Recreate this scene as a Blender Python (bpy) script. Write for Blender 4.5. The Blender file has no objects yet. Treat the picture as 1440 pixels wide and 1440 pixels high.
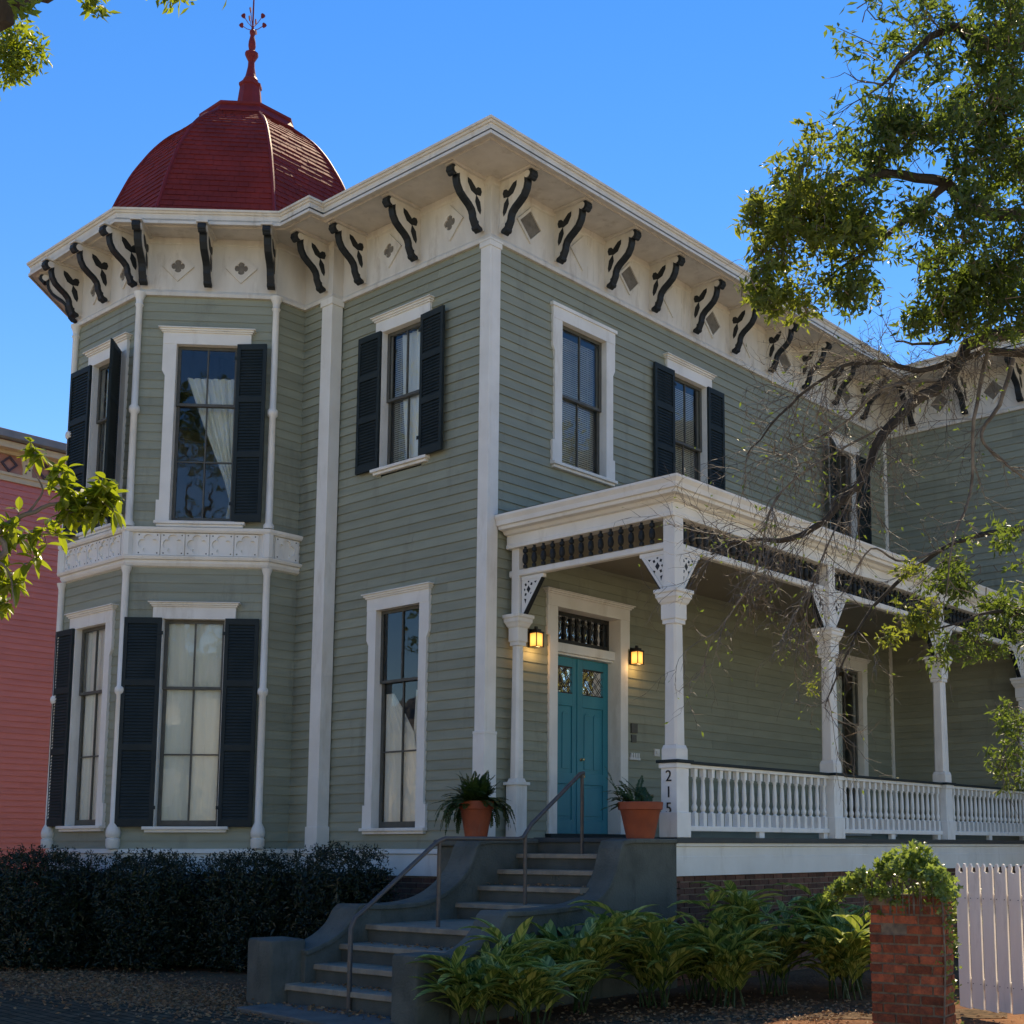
import bpy, math, random
from math import sin, cos, pi, radians, sqrt, atan2
from mathutils import Vector, Matrix
R = random.Random(11)
SC = bpy.context.scene
COL = SC.collection

# ------------------------------------------------------------------ camera
CAM = Vector((11.973, -11.673, 1.62)); F = 1790.0; CX = 860.0; CY = 959.0
PITCH = radians(7.35); YAW = radians(40)
FW = Vector((-sin(YAW)*cos(PITCH), cos(YAW)*cos(PITCH), sin(PITCH)))
RT = Vector((cos(YAW), sin(YAW), 0)); UP = RT.cross(FW)
def sight(x, y, d):
    "world point seen at photo pixel x,y at depth d metres (used to lay out limbs of the garden trees)"
    return CAM + (FW + RT*((x-CX)/F) - UP*((y-CY)/F))*d
cd = bpy.data.cameras.new('camera'); cam = bpy.data.objects.new('camera', cd); COL.objects.link(cam)
cam.location = CAM; cam.rotation_euler = (pi/2+PITCH, 0, YAW)
cd.sensor_width = 36; cd.lens = F/1440*36; cd.shift_x = (720-CX)/1440; cd.shift_y = (CY-720)/1440
cd.clip_end = 3000; cd.clip_start = .05
SC.camera = cam

# ------------------------------------------------------------------ materials
MATS = {}
def newmat(name):
    m = bpy.data.materials.new(name); m.use_nodes = True
    nt = m.node_tree; nt.nodes.clear()
    out = nt.nodes.new('ShaderNodeOutputMaterial')
    MATS[name] = m
    return m, nt, out
def pbsdf(nt, rough=.6, metal=0., spec=.4):
    b = nt.nodes.new('ShaderNodeBsdfPrincipled')
    b.inputs['Roughness'].default_value = rough; b.inputs['Metallic'].default_value = metal
    b.inputs['Specular IOR Level'].default_value = spec
    return b
def c4(c): return (c[0], c[1], c[2], 1)
def paint(name, c, c2=None, rough=.6, scale=3., detail=6, bump=0., bscale=60, spec=.35, metal=0., stretch=(1,1,1), island=0., mixlo=.35, mixhi=.7, dirt=None, dscale=1.3):
    m, nt, out = newmat(name); N = nt.nodes; L = nt.links
    b = pbsdf(nt, rough, metal, spec)
    g = N.new('ShaderNodeNewGeometry')
    mp = N.new('ShaderNodeMapping'); mp.inputs['Scale'].default_value = stretch
    L.new(g.outputs['Position'], mp.inputs['Vector'])
    n = N.new('ShaderNodeTexNoise'); n.inputs['Scale'].default_value = scale; n.inputs['Detail'].default_value = detail
    L.new(mp.outputs[0], n.inputs['Vector'])
    r = N.new('ShaderNodeMapRange'); r.inputs['From Min'].default_value = mixlo; r.inputs['From Max'].default_value = mixhi
    L.new(n.outputs[0], r.inputs['Value'])
    mx = N.new('ShaderNodeMix'); mx.data_type = 'RGBA'
    mx.inputs['A'].default_value = c4(c); mx.inputs['B'].default_value = c4(c2 or tuple(v*.82 for v in c))
    L.new(r.outputs[0], mx.inputs['Factor'])
    col = mx.outputs['Result']
    if island:
        hs = N.new('ShaderNodeHueSaturation')
        mr = N.new('ShaderNodeMapRange'); mr.inputs['To Min'].default_value = 1-island; mr.inputs['To Max'].default_value = 1+island
        L.new(g.outputs['Random Per Island'], mr.inputs['Value']); L.new(mr.outputs[0], hs.inputs['Value'])
        L.new(col, hs.inputs['Color']); col = hs.outputs[0]
    if dirt:
        n3 = N.new('ShaderNodeTexNoise'); n3.inputs['Scale'].default_value = dscale; n3.inputs['Detail'].default_value = 9; n3.inputs['Roughness'].default_value = .7
        mp3 = N.new('ShaderNodeMapping'); mp3.inputs['Scale'].default_value = (2.5, 2.5, .6)
        L.new(g.outputs['Position'], mp3.inputs['Vector']); L.new(mp3.outputs[0], n3.inputs['Vector'])
        r3 = N.new('ShaderNodeMapRange'); r3.inputs['From Min'].default_value = .55; r3.inputs['From Max'].default_value = .75; r3.inputs['To Max'].default_value = .75
        L.new(n3.outputs[0], r3.inputs['Value'])
        m3 = N.new('ShaderNodeMix'); m3.data_type = 'RGBA'; L.new(r3.outputs[0], m3.inputs['Factor']); L.new(col, m3.inputs['A']); m3.inputs['B'].default_value = c4(dirt)
        col = m3.outputs['Result']
    L.new(col, b.inputs['Base Color'])
    if bump:
        n2 = N.new('ShaderNodeTexNoise'); n2.inputs['Scale'].default_value = bscale; n2.inputs['Detail'].default_value = 5
        L.new(mp.outputs[0], n2.inputs['Vector'])
        bp = N.new('ShaderNodeBump'); bp.inputs['Strength'].default_value = bump; bp.inputs['Distance'].default_value = .02
        L.new(n2.outputs[0], bp.inputs['Height']); L.new(bp.outputs[0], b.inputs['Normal'])
    L.new(b.outputs[0], out.inputs[0])
    return m
paint('siding', (.288,.297,.226), (.247,.257,.193), rough=.55, scale=1.6, island=.10, bump=.12, bscale=25, stretch=(1,1,6), dirt=(.165,.165,.13), dscale=.9)
paint('trim', (.82,.79,.735), (.73,.695,.635), rough=.5, scale=2.2, detail=8, bump=.06, bscale=20, dirt=(.55,.50,.42), dscale=1.1)
paint('frieze_paint', (.70,.66,.60), (.61,.57,.51), rough=.6, scale=2, detail=8, bump=.08, bscale=18, dirt=(.36,.30,.24), dscale=1.4, stretch=(3,3,.8))
paint('white_rail', (.84,.83,.80), (.76,.75,.71), rough=.45, scale=5, dirt=(.5,.46,.4), dscale=2)
paint('dark_scroll', (.010,.014,.017), (.018,.022,.026), rough=.6, scale=8)
paint('shutter', (.017,.026,.028), (.024,.034,.036), spec=.2, rough=.6, scale=4)
paint('sash', (.10,.098,.085), (.075,.072,.062), rough=.5, scale=9)
paint('vent', (.20,.18,.155), (.13,.115,.10), rough=.8, scale=14)
paint('roof_grey', (.16,.155,.15), (.10,.10,.10), rough=.8, scale=5)
paint('gutter', (.20,.225,.25), (.26,.28,.30), rough=.4, scale=4)
paint('red_trim', (.20,.020,.022), (.15,.016,.018), spec=.25, rough=.6, scale=6, bump=.1, bscale=30)
paint('teal', (.015,.235,.29), (.012,.19,.24), rough=.38, scale=3, stretch=(1,1,.4))
paint('brass', (.6,.5,.3), rough=.25, metal=1)
paint('black_metal', (.02,.02,.02), rough=.4, scale=10)
paint('rail_metal', (.085,.082,.080), (.13,.10,.085), rough=.45, scale=20, metal=.3)
paint('stucco', (.120,.124,.104), (.080,.086,.072), rough=.85, scale=2.5, detail=9, bump=.5, bscale=40, dirt=(.035,.038,.030), dscale=2.4, mixlo=.42, mixhi=.6)
paint('riser', (.095,.100,.086), (.060,.064,.056), rough=.85, scale=4, detail=9, bump=.25, bscale=60)
paint('tread', (.34,.27,.195), (.21,.175,.135), rough=.8, scale=6, detail=9, bump=.25, bscale=80, dirt=(.10,.09,.075), dscale=2)
paint('concrete', (.17,.155,.13), (.10,.09,.078), rough=.9, scale=4, detail=10, bump=.3, bscale=50, dirt=(.07,.06,.05), dscale=1.8)
paint('terracotta', (.36,.085,.038), (.25,.065,.036), rough=.75, scale=6, bump=.1, dirt=(.22,.13,.1), dscale=3)
paint('soil', (.035,.025,.018), rough=1, scale=30, bump=.6)
paint('brick_red', (.33,.085,.040), (.15,.050,.030), rough=.9, scale=14, detail=8, island=.42, bump=.8, bscale=45, dirt=(.06,.05,.035), dscale=4.5)
paint('brick_dark', (.17,.075,.052), (.10,.05,.038), rough=.9, scale=16, detail=8, island=.35, bump=.5, bscale=50, dirt=(.035,.03,.026), dscale=2.5)
paint('mortar', (.22,.17,.12), (.10,.085,.07), rough=.95, scale=20, bump=.4)
paint('mortar_dark', (.30,.25,.20), (.17,.145,.12), rough=.95, scale=12, bump=.4)
paint('bark', (.030,.025,.021), (.060,.050,.042), rough=.9, scale=14, detail=8, bump=.6, bscale=30, stretch=(1,1,.3))
paint('twig', (.075,.060,.050), (.22,.185,.15), rough=.7, scale=9)
paint('pink', (.72,.245,.225), (.66,.215,.20), rough=.6, scale=2, island=.05, stretch=(1,1,5))
paint('pink_frieze', (.55,.27,.21), (.48,.22,.17), rough=.6, scale=5)
paint('cream', (.72,.60,.42), (.64,.53,.37), rough=.6, scale=3)
paint('plum', (.10,.07,.085), rough=.6)
paint('gate_paint', (.90,.83,.75), (.82,.75,.67), rough=.55, scale=3, detail=8, bump=.08, bscale=25, stretch=(4,4,.5), dirt=(.40,.32,.28), dscale=1.5)
paint('floor_paint', (.05,.06,.062), rough=.6, scale=5)
paint('ceiling_paint', (.30,.27,.22), (.26,.235,.19), rough=.6, scale=2)
paint('interior', (.20,.18,.15), rough=.9, scale=1)
paint('plastic_white', (.7,.7,.68), rough=.4)
paint('number_black', (.012,.012,.014), rough=.4)
paint('asphalt', (.20,.185,.165), (.15,.14,.125), rough=.9, scale=20, bump=.4)
paint('cloth', (.90,.90,.87), (.85,.85,.82), rough=.9, scale=3, stretch=(6,6,.3))
paint('blind', (.66,.65,.60), rough=.5)
paint('warm_paving', (.46,.39,.29), (.36,.31,.235), rough=.9, scale=1.2, bump=.2, dirt=(.22,.18,.13), dscale=.6)  # unseen ground, kept pale and warm to bounce fill light
paint('opp_wall', (.62,.54,.42), (.56,.48,.37), rough=.7, scale=1)

def dome_mat():
    m, nt, out = newmat('dome_shingle'); N = nt.nodes; L = nt.links
    b = pbsdf(nt, .8, 0, .2)
    g = N.new('ShaderNodeNewGeometry')
    n = N.new('ShaderNodeTexNoise'); n.inputs['Scale'].default_value = 1.8; n.inputs['Detail'].default_value = 8
    L.new(g.outputs['Position'], n.inputs['Vector'])
    r = N.new('ShaderNodeMapRange'); r.inputs['From Min'].default_value = .3; r.inputs['From Max'].default_value = .7
    L.new(n.outputs[0], r.inputs[0])
    mx = N.new('ShaderNodeMix'); mx.data_type = 'RGBA'; mx.inputs['A'].default_value = (.24,.030,.028,1); mx.inputs['B'].default_value = (.155,.020,.020,1)
    L.new(r.outputs[0], mx.inputs['Factor']); L.new(mx.outputs['Result'], b.inputs['Base Color'])
    n2 = N.new('ShaderNodeTexNoise'); n2.inputs['Scale'].default_value = 22; n2.inputs['Detail'].default_value = 3
    L.new(g.outputs['Position'], n2.inputs['Vector'])
    bp = N.new('ShaderNodeBump'); bp.inputs['Strength'].default_value = .25; bp.inputs['Distance'].default_value = .02
    L.new(n2.outputs[0], bp.inputs['Height']); L.new(bp.outputs[0], b.inputs['Normal'])
    L.new(b.outputs[0], out.inputs[0])
dome_mat()

def glass_mat(name, tint=(.92,.95,.93), wob=.10, ior=1.7):
    m, nt, out = newmat(name); N = nt.nodes; L = nt.links
    tr = N.new('ShaderNodeBsdfTransparent'); tr.inputs[0].default_value = c4(tint)
    gl = N.new('ShaderNodeBsdfGlossy'); gl.inputs['Roughness'].default_value = .015; gl.inputs['Color'].default_value = (.95,.97,1,1)
    fr = N.new('ShaderNodeFresnel'); fr.inputs['IOR'].default_value = ior
    g = N.new('ShaderNodeNewGeometry')
    n = N.new('ShaderNodeTexNoise'); n.inputs['Scale'].default_value = 2.2; n.inputs['Detail'].default_value = 2
    L.new(g.outputs['Position'], n.inputs['Vector'])
    bp = N.new('ShaderNodeBump'); bp.inputs['Strength'].default_value = wob; bp.inputs['Distance'].default_value = .02
    L.new(n.outputs[0], bp.inputs['Height']); L.new(bp.outputs[0], gl.inputs['Normal'])
    mx = N.new('ShaderNodeMixShader'); L.new(fr.outputs[0], mx.inputs[0]); L.new(tr.outputs[0], mx.inputs[1]); L.new(gl.outputs[0], mx.inputs[2])
    L.new(mx.outputs[0], out.inputs[0])
glass_mat('glass')
glass_mat('dark_glass', (.30,.30,.34), .8, 1.5)

def leaf_mat(name, c, c2, trans=.45, tc=None, rough=.4, stripes=None):
    m, nt, out = newmat(name); N = nt.nodes; L = nt.links
    g = N.new('ShaderNodeNewGeometry')
    mx = N.new('ShaderNodeMix'); mx.data_type = 'RGBA'; mx.inputs['A'].default_value = c4(c); mx.inputs['B'].default_value = c4(c2)
    L.new(g.outputs['Random Per Island'], mx.inputs['Factor'])
    col = mx.outputs['Result']
    if stripes:
        uv = N.new('ShaderNodeUVMap'); sp = N.new('ShaderNodeSeparateXYZ'); L.new(uv.outputs[0], sp.inputs[0])
        ab = N.new('ShaderNodeMath'); ab.operation = 'ABSOLUTE'; L.new(sp.outputs[0], ab.inputs[0])
        md = N.new('ShaderNodeMath'); md.operation = 'MULTIPLY_ADD'; L.new(ab.outputs[0], md.inputs[0]); md.inputs[1].default_value = -.35; L.new(sp.outputs[1], md.inputs[2])
        ns = N.new('ShaderNodeTexNoise'); ns.noise_dimensions = '2D'; ns.inputs['Scale'].default_value = 13; ns.inputs['Detail'].default_value = 1
        cb = N.new('ShaderNodeCombineXYZ'); L.new(md.outputs[0], cb.inputs[0]); L.new(g.outputs['Random Per Island'], cb.inputs[1]); L.new(cb.outputs[0], ns.inputs['Vector'])
        r = N.new('ShaderNodeMapRange'); r.inputs['From Min'].default_value = .50; r.inputs['From Max'].default_value = .58; L.new(ns.outputs[0], r.inputs[0])
        m2 = N.new('ShaderNodeMix'); m2.data_type = 'RGBA'; L.new(r.outputs[0], m2.inputs['Factor']); L.new(col, m2.inputs['A']); m2.inputs['B'].default_value = c4(stripes)
        col = m2.outputs['Result']
    b = pbsdf(nt, rough, 0, .45); L.new(col, b.inputs['Base Color'])
    t = N.new('ShaderNodeBsdfTranslucent')
    if tc:
        m3 = N.new('ShaderNodeMix'); m3.data_type = 'RGBA'; m3.inputs['Factor'].default_value = .75; L.new(col, m3.inputs['A']); m3.inputs['B'].default_value = c4(tc)
        L.new(m3.outputs['Result'], t.inputs[0])
    else: L.new(col, t.inputs[0])
    ms = N.new('ShaderNodeMixShader'); ms.inputs[0].default_value = trans
    L.new(b.outputs[0], ms.inputs[1]); L.new(t.outputs[0], ms.inputs[2]); L.new(ms.outputs[0], out.inputs[0])
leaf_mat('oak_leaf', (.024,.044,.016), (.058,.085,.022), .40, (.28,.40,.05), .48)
leaf_mat('oak_leaf_lit', (.05,.08,.02), (.11,.14,.03), .50, (.40,.46,.06), .48)  # lit copy of oak_leaf, sunlight put into the leaf colour
leaf_mat('near_leaf', (.06,.11,.018), (.12,.15,.02), .5, (.42,.50,.03), .35)
leaf_mat('autumn_leaf', (.10,.12,.03), (.22,.16,.05), .5, (.42,.38,.10), .45)
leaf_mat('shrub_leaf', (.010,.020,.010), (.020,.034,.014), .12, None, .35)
leaf_mat('ginger_leaf', (.060,.13,.026), (.17,.235,.045), .30, (.30,.38,.06), .38, (.55,.56,.16))
leaf_mat('fern_leaf', (.022,.055,.014), (.045,.085,.02), .25, (.08,.15,.02), .4)
leaf_mat('ivy_leaf', (.045,.095,.028), (.16,.23,.07), .38, (.42,.55,.10), .26)
leaf_mat('litter_leaf', (.20,.095,.045), (.36,.22,.12), .1, None, .7)

def ground_mat():
    m, nt, out = newmat('mulch'); N = nt.nodes; L = nt.links
    b = pbsdf(nt, 1, 0, .05); g = N.new('ShaderNodeNewGeometry')
    n = N.new('ShaderNodeTexNoise'); n.inputs['Scale'].default_value = 1.2; n.inputs['Detail'].default_value = 12; n.inputs['Roughness'].default_value = .7
    v = N.new('ShaderNodeTexVoronoi'); v.inputs['Scale'].default_value = 26
    L.new(g.outputs['Position'], n.inputs['Vector']); L.new(g.outputs['Position'], v.inputs['Vector'])
    cr = N.new('ShaderNodeValToRGB'); e = cr.color_ramp.elements
    e[0].position = .3; e[0].color = (.12,.052,.026,1); e[1].position = .7; e[1].color = (.30,.145,.072,1)
    L.new(n.outputs[0], cr.inputs[0])
    mx = N.new('ShaderNodeMix'); mx.data_type = 'RGBA'; mx.inputs['Factor'].default_value = .14; L.new(cr.outputs[0], mx.inputs['A'])
    hs = N.new('ShaderNodeHueSaturation'); hs.inputs['Saturation'].default_value = .35; hs.inputs['Value'].default_value = .14; L.new(v.outputs['Color'], hs.inputs['Color'])
    L.new(hs.outputs[0], mx.inputs['B'])
    L.new(mx.outputs['Result'], b.inputs['Base Color'])
    bp = N.new('ShaderNodeBump'); bp.inputs['Strength'].default_value = .8; bp.inputs['Distance'].default_value = .03; L.new(v.outputs['Distance'], bp.inputs['Height'])
    L.new(bp.outputs[0], b.inputs['Normal']); L.new(b.outputs[0], out.inputs[0])
    # brick paving
    m, nt, out = newmat('paving'); N = nt.nodes; L = nt.links
    b = pbsdf(nt, 1, 0, .05); g = N.new('ShaderNodeNewGeometry')
    mp = N.new('ShaderNodeMapping'); mp.inputs['Rotation'].default_value = (0,0,.08); L.new(g.outputs['Position'], mp.inputs[0])
    bt = N.new('ShaderNodeTexBrick'); bt.inputs['Scale'].default_value = 1; bt.inputs['Brick Width'].default_value = .21; bt.inputs['Row Height'].default_value = .105
    bt.inputs['Mortar Size'].default_value = .008; bt.inputs['Color1'].default_value = (.24,.155,.10,1); bt.inputs['Color2'].default_value = (.15,.10,.068,1); bt.inputs['Mortar'].default_value = (.03,.027,.022,1)
    L.new(mp.outputs[0], bt.inputs['Vector'])
    n = N.new('ShaderNodeTexNoise'); n.inputs['Scale'].default_value = 3; n.inputs['Detail'].default_value = 10; L.new(g.outputs['Position'], n.inputs['Vector'])
    mx = N.new('ShaderNodeMix'); mx.data_type = 'RGBA'; mx.blend_type = 'MULTIPLY'; mx.inputs['Factor'].default_value = .8; L.new(bt.outputs[0], mx.inputs['A'])
    cr = N.new('ShaderNodeValToRGB'); cr.color_ramp.elements[0].position = .35; cr.color_ramp.elements[0].color = (.45,.45,.4,1); L.new(n.outputs[0], cr.inputs[0]); L.new(cr.outputs[0], mx.inputs['B'])
    L.new(mx.outputs['Result'], b.inputs['Base Color'])
    bp = N.new('ShaderNodeBump'); bp.inputs['Strength'].default_value = .5; bp.inputs['Distance'].default_value = .01; L.new(bt.outputs['Fac'], bp.inputs['Height']); bp.invert = True
    L.new(bp.outputs[0], b.inputs['Normal']); L.new(b.outputs[0], out.inputs[0])
ground_mat()
def lamp_mat():
    m, nt, out = newmat('lamp_glow'); N = nt.nodes; L = nt.links
    e = N.new('ShaderNodeEmission'); e.inputs['Strength'].default_value = 1.15
    g = N.new('ShaderNodeTexCoord'); sp = N.new('ShaderNodeTexGradient'); sp.gradient_type = 'SPHERICAL'
    mp = N.new('ShaderNodeMapping'); mp.inputs['Scale'].default_value = (7,7,7); L.new(g.outputs['Object'], mp.inputs[0]); L.new(mp.outputs[0], sp.inputs[0])
    cr = N.new('ShaderNodeValToRGB'); cr.color_ramp.elements[0].color = (.62,.22,.04,1); cr.color_ramp.elements[1].color = (1.0,.55,.16,1); cr.color_ramp.elements[1].position = .6
    L.new(sp.outputs[0], cr.inputs[0]); L.new(cr.outputs[0], e.inputs[0]); L.new(e.outputs[0], out.inputs[0])
lamp_mat()
MAT = MATS

# ------------------------------------------------------------------ mesh helpers
class MB:
    def __init__(s): s.v = []; s.f = []; s.m = []; s.uv = None
    def add(s, vs, fs, mi=0):
        o = len(s.v); s.v += [tuple(p) for p in vs]
        for f in fs: s.f.append([i+o for i in f]); s.m.append(mi)
    def box(s, a, b, mi=0):
        x0,y0,z0 = a; x1,y1,z1 = b
        s.add([(x0,y0,z0),(x1,y0,z0),(x1,y1,z0),(x0,y1,z0),(x0,y0,z1),(x1,y0,z1),(x1,y1,z1),(x0,y1,z1)],
              [(0,3,2,1),(4,5,6,7),(0,1,5,4),(1,2,6,5),(2,3,7,6),(3,0,4,7)], mi)
    def hexa(s, p, mi=0):   # 8 points, bottom 4 then top 4
        s.add(p, [(0,3,2,1),(4,5,6,7),(0,1,5,4),(1,2,6,5),(2,3,7,6),(3,0,4,7)], mi)
    def fbox(s, fr, s0, s1, z0, z1, d0, d1, mi=0):
        s.hexa([fr.P(s0,z0,d0),fr.P(s1,z0,d0),fr.P(s1,z0,d1),fr.P(s0,z0,d1),fr.P(s0,z1,d0),fr.P(s1,z1,d0),fr.P(s1,z1,d1),fr.P(s0,z1,d1)], mi)
    def prism(s, pts, ext, mi=0):  # planar polygon pts extruded by vector ext
        n = len(pts); e = Vector(ext); P = [Vector(p) for p in pts]
        s.add(P+[p+e for p in P], [tuple(range(n))[::-1], tuple(range(n,2*n))]+[(i,(i+1)%n,(i+1)%n+n,i+n) for i in range(n)], mi)
    def lathe(s, prof, c=(0,0,0), n=12, mi=0, rot=0., M=None):
        vs = []; c = Vector(c)
        for r, z in prof:
            for k in range(n):
                a = rot+2*pi*k/n; p = Vector((r*cos(a), r*sin(a), z))
                if M: p = M @ p
                vs.append(c+p)
        fs = []
        for i in range(len(prof)-1):
            for k in range(n): fs.append((i*n+k, i*n+(k+1)%n, (i+1)*n+(k+1)%n, (i+1)*n+k))
        fs.append(tuple(range(n))[::-1]); fs.append(tuple((len(prof)-1)*n+k for k in range(n)))
        s.add(vs, fs, mi)
    def tube(s, path, rad, n=6, mi=0):
        P = [Vector(p) for p in path]
        if not hasattr(rad, '__len__'): rad = [rad]*len(P)
        vs = []; ref = None
        for i, p in enumerate(P):
            t = (P[min(i+1,len(P)-1)]-P[max(i-1,0)])
            if t.length < 1e-9: t = Vector((0,0,1))
            t.normalize()
            if ref is None:
                ref = t.orthogonal().normalized()
            else:
                ref = (ref - t*ref.dot(t))
                ref = ref.normalized() if ref.length > 1e-6 else t.orthogonal().normalized()
            b = t.cross(ref)
            for k in range(n):
                a = 2*pi*k/n; vs.append(p+(ref*cos(a)+b*sin(a))*rad[i])
        fs = []
        for i in range(len(P)-1):
            for k in range(n): fs.append((i*n+k, i*n+(k+1)%n, (i+1)*n+(k+1)%n, (i+1)*n+k))
        fs.append(tuple(range(n))[::-1]); fs.append(tuple((len(P)-1)*n+k for k in range(n)))
        s.add(vs, fs, mi)
    def build(s, name, mats, parent=None, smooth=False, bevel=0., loc=None):
        me = bpy.data.meshes.new(name)
        off = Vector(loc) if loc else Vector((0,0,0))
        me.from_pydata([tuple(Vector(v)-off) for v in s.v] if loc else s.v, [], s.f)
        if not isinstance(mats, (list, tuple)): mats = [mats]
        for m in mats: me.materials.append(MAT[m])
        if len(mats) > 1: me.polygons.foreach_set('material_index', s.m)
        if s.uv:
            ul = me.uv_layers.new(name='UVMap')
            for l in me.loops: ul.data[l.index].uv = s.uv[l.vertex_index]
        if smooth: me.polygons.foreach_set('use_smooth', [True]*len(me.polygons))
        me.update()
        o = bpy.data.objects.new(name, me); COL.objects.link(o)
        if loc: o.location = off
        if bevel:
            md = o.modifiers.new('bevel', 'BEVEL'); md.width = bevel; md.segments = 2; md.limit_method = 'ANGLE'
        if smooth is True and hasattr(me, 'set_sharp_from_angle'): me.set_sharp_from_angle(angle=radians(40))
        if parent:
            o.parent = parent
            o.matrix_parent_inverse = Matrix.Translation(-wloc(parent))
        return o
def wloc(o):
    p = Vector(o.location)
    if o.parent: p = p + wloc(o.parent) + o.matrix_parent_inverse.translation
    return p
def tag(o, label=None, cat=None, group=None, kind=None):
    if label: o['label'] = label
    if cat: o['category'] = cat
    if group: o['group'] = group
    if kind: o['kind'] = kind
    return o
def empty(name, loc, label=None, cat=None, group=None):
    o = bpy.data.objects.new(name, None); COL.objects.link(o); o.location = loc; o.empty_display_size = .2
    return tag(o, label, cat, group)
def copyto(o, parent, delta):
    "copy of a part mesh shifted by delta, under parent (all parents are unrotated)"
    c = o.copy(); COL.objects.link(c); c.parent = parent
    c.matrix_parent_inverse = Matrix.Translation(-wloc(parent))
    c.location = Vector(delta) + (wloc(o))
    return c
class Fr:
    def __init__(s, o, u, n): s.o = Vector((o[0],o[1],0)); s.u = Vector((u[0],u[1],0)).normalized(); s.n = Vector((n[0],n[1],0)).normalized()
    def P(s, a, z, d=0.): 
        p = s.o+s.u*a+s.n*d; return Vector((p.x,p.y,z))
def seg(p, q):   # frame along wall from p to q, outward on the right hand of travel
    u = Vector((q[0]-p[0], q[1]-p[1], 0)); L = u.length; u.normalize()
    f = Fr(p, u, (u.y, -u.x)); f.L = L; return f
def sweep(mb, poly, prof, closed=False, mi=0):
    n = len(poly); vs = []
    def nrm(a, b):
        d = Vector((b[0]-a[0], b[1]-a[1])).normalized(); return Vector((d.y, -d.x))
    for i in range(n):
        if closed or 0 < i < n-1:
            n1 = nrm(poly[i-1], poly[i]); n2 = nrm(poly[i], poly[(i+1)%n])
            m = (n1+n2); m = m/ max(.2, (1+n1.dot(n2)))
        elif i == 0: m = nrm(poly[0], poly[1])
        else: m = nrm(poly[-2], poly[-1])
        for d, z in prof: vs.append((poly[i][0]+m.x*d, poly[i][1]+m.y*d, z))
    k = len(prof); fs = []
    for i in range(n if closed else n-1):
        j = (i+1) % n
        for q in range(k-1): fs.append((i*k+q, j*k+q, j*k+q+1, i*k+q+1))
    if not closed:
        fs.append(tuple(range(k))); fs.append(tuple((n-1)*k+q for q in range(k))[::-1])
    mb.add(vs, fs, mi)
ROW = .135; SZ0 = 1.56
def siding(mb, fr, s0, s1, z0, z1, holes=(), mi=0, row=ROW, lip=.018):
    k0 = math.floor((z0-SZ0)/row+1e-6); z = SZ0+k0*row
    while z < z1-1e-4:
        a = max(z, z0); b = min(z+row, z1)
        iv = [(s0, s1)]
        for (h0,h1,g0,g1) in holes:
            if b > g0+.01 and a < g1-.01:
                nv = []
                for (p,q) in iv:
                    if h0 > p: nv.append((p, min(q,h0)))
                    if h1 < q: nv.append((max(p,h1), q))
                iv = [t for t in nv if t[1]-t[0] > 1e-3]
        for (p,q) in iv:
            # split long courses into boards with butt joints
            cuts = [p]
            rr = random.Random(int(z*1000)+int(p*77)+3)
            x = p + rr.uniform(1.2, 4.2)
            while x < q-.5: cuts.append(x); x += rr.uniform(3.0, 4.8)
            cuts.append(q)
            for i in range(len(cuts)-1):
                c, d = cuts[i]+(.0012 if i else 0), cuts[i+1]
                j = rr.uniform(-.0015, .0015)
                w0=rr.uniform(-.002,.002); w1=rr.uniform(-.002,.002); t_=.0 if lip>.01 else .0
                mb.add([fr.P(c,a+.014+w0,.007),fr.P(d,a+.014+w1,.007),fr.P(d,a+w1,.0075),fr.P(c,a+w0,.0075),fr.P(d,a+w1,.0075+lip*.62+j),fr.P(c,a+w0,.0075+lip*.62+j),fr.P(d,b+.014,.0),fr.P(c,b+.014,.0)], [(0,1,2,3),(3,2,4,5),(5,4,6,7)], mi)
        z += row
    # backing sheet keeps joints tight is not needed: boards overlap by their lip
def quatre(t, r=1.):
    # radius of a pointed quatrefoil outline
    a = (t+pi/4) % (pi/2) - pi/4
    return r*(.62+.38*abs(cos(2*t))**.5) if True else r
def ringplate(mb, fr, s, z, d0, d1, outer, inner, n=48, mi=0, mi_in=None, din=None):
    def pt(rf, k, d):
        t = 2*pi*k/n; r = rf(t); return fr.P(s+r*cos(t), z+r*sin(t), d)
    vs = []; 
    for k in range(n): vs += [pt(outer,k,d0), pt(outer,k,d1), pt(inner,k,d1), pt(inner,k,d0)]
    fs = []
    for k in range(n):
        j = (k+1)%n
        fs += [(4*k,4*j,4*j+1,4*k+1),(4*k+1,4*j+1,4*j+2,4*k+2),(4*k+2,4*j+2,4*j+3,4*k+3)]
    mb.add(vs, fs, mi)
    if mi_in is not None:
        mb.add([pt(inner,k,din) for k in range(n)], [tuple(range(n))], mi_in)
sq_r = lambda h, w=None: (lambda t: min(h/max(1e-6,abs(sin(t))), (w or h)/max(1e-6,abs(cos(t)))))
di_r = lambda h: (lambda t: h/(abs(cos(t))+abs(sin(t))))
qf_r = lambda h: (lambda t: h*(.60+.40*abs(cos(2*t))**.45))

def text_mesh(body, size, depth, name, mat, parent, M):
    cu = bpy.data.curves.new(name, 'FONT'); cu.body = body; cu.size = size; cu.extrude = depth; cu.align_x = 'CENTER'; cu.align_y = 'CENTER'
    t = bpy.data.objects.new(name, cu); COL.objects.link(t)
    bpy.context.view_layer.update()
    me = bpy.data.meshes.new_from_object(t.evaluated_get(bpy.context.evaluated_depsgraph_get()))
    bpy.data.objects.remove(t)
    me.transform(M); me.materials.clear(); me.materials.append(MAT[mat])
    o = bpy.data.objects.new(name, me); COL.objects.link(o)
    o.parent = parent; o.matrix_parent_inverse = Matrix.Translation(-wloc(parent))
    return o

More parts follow.
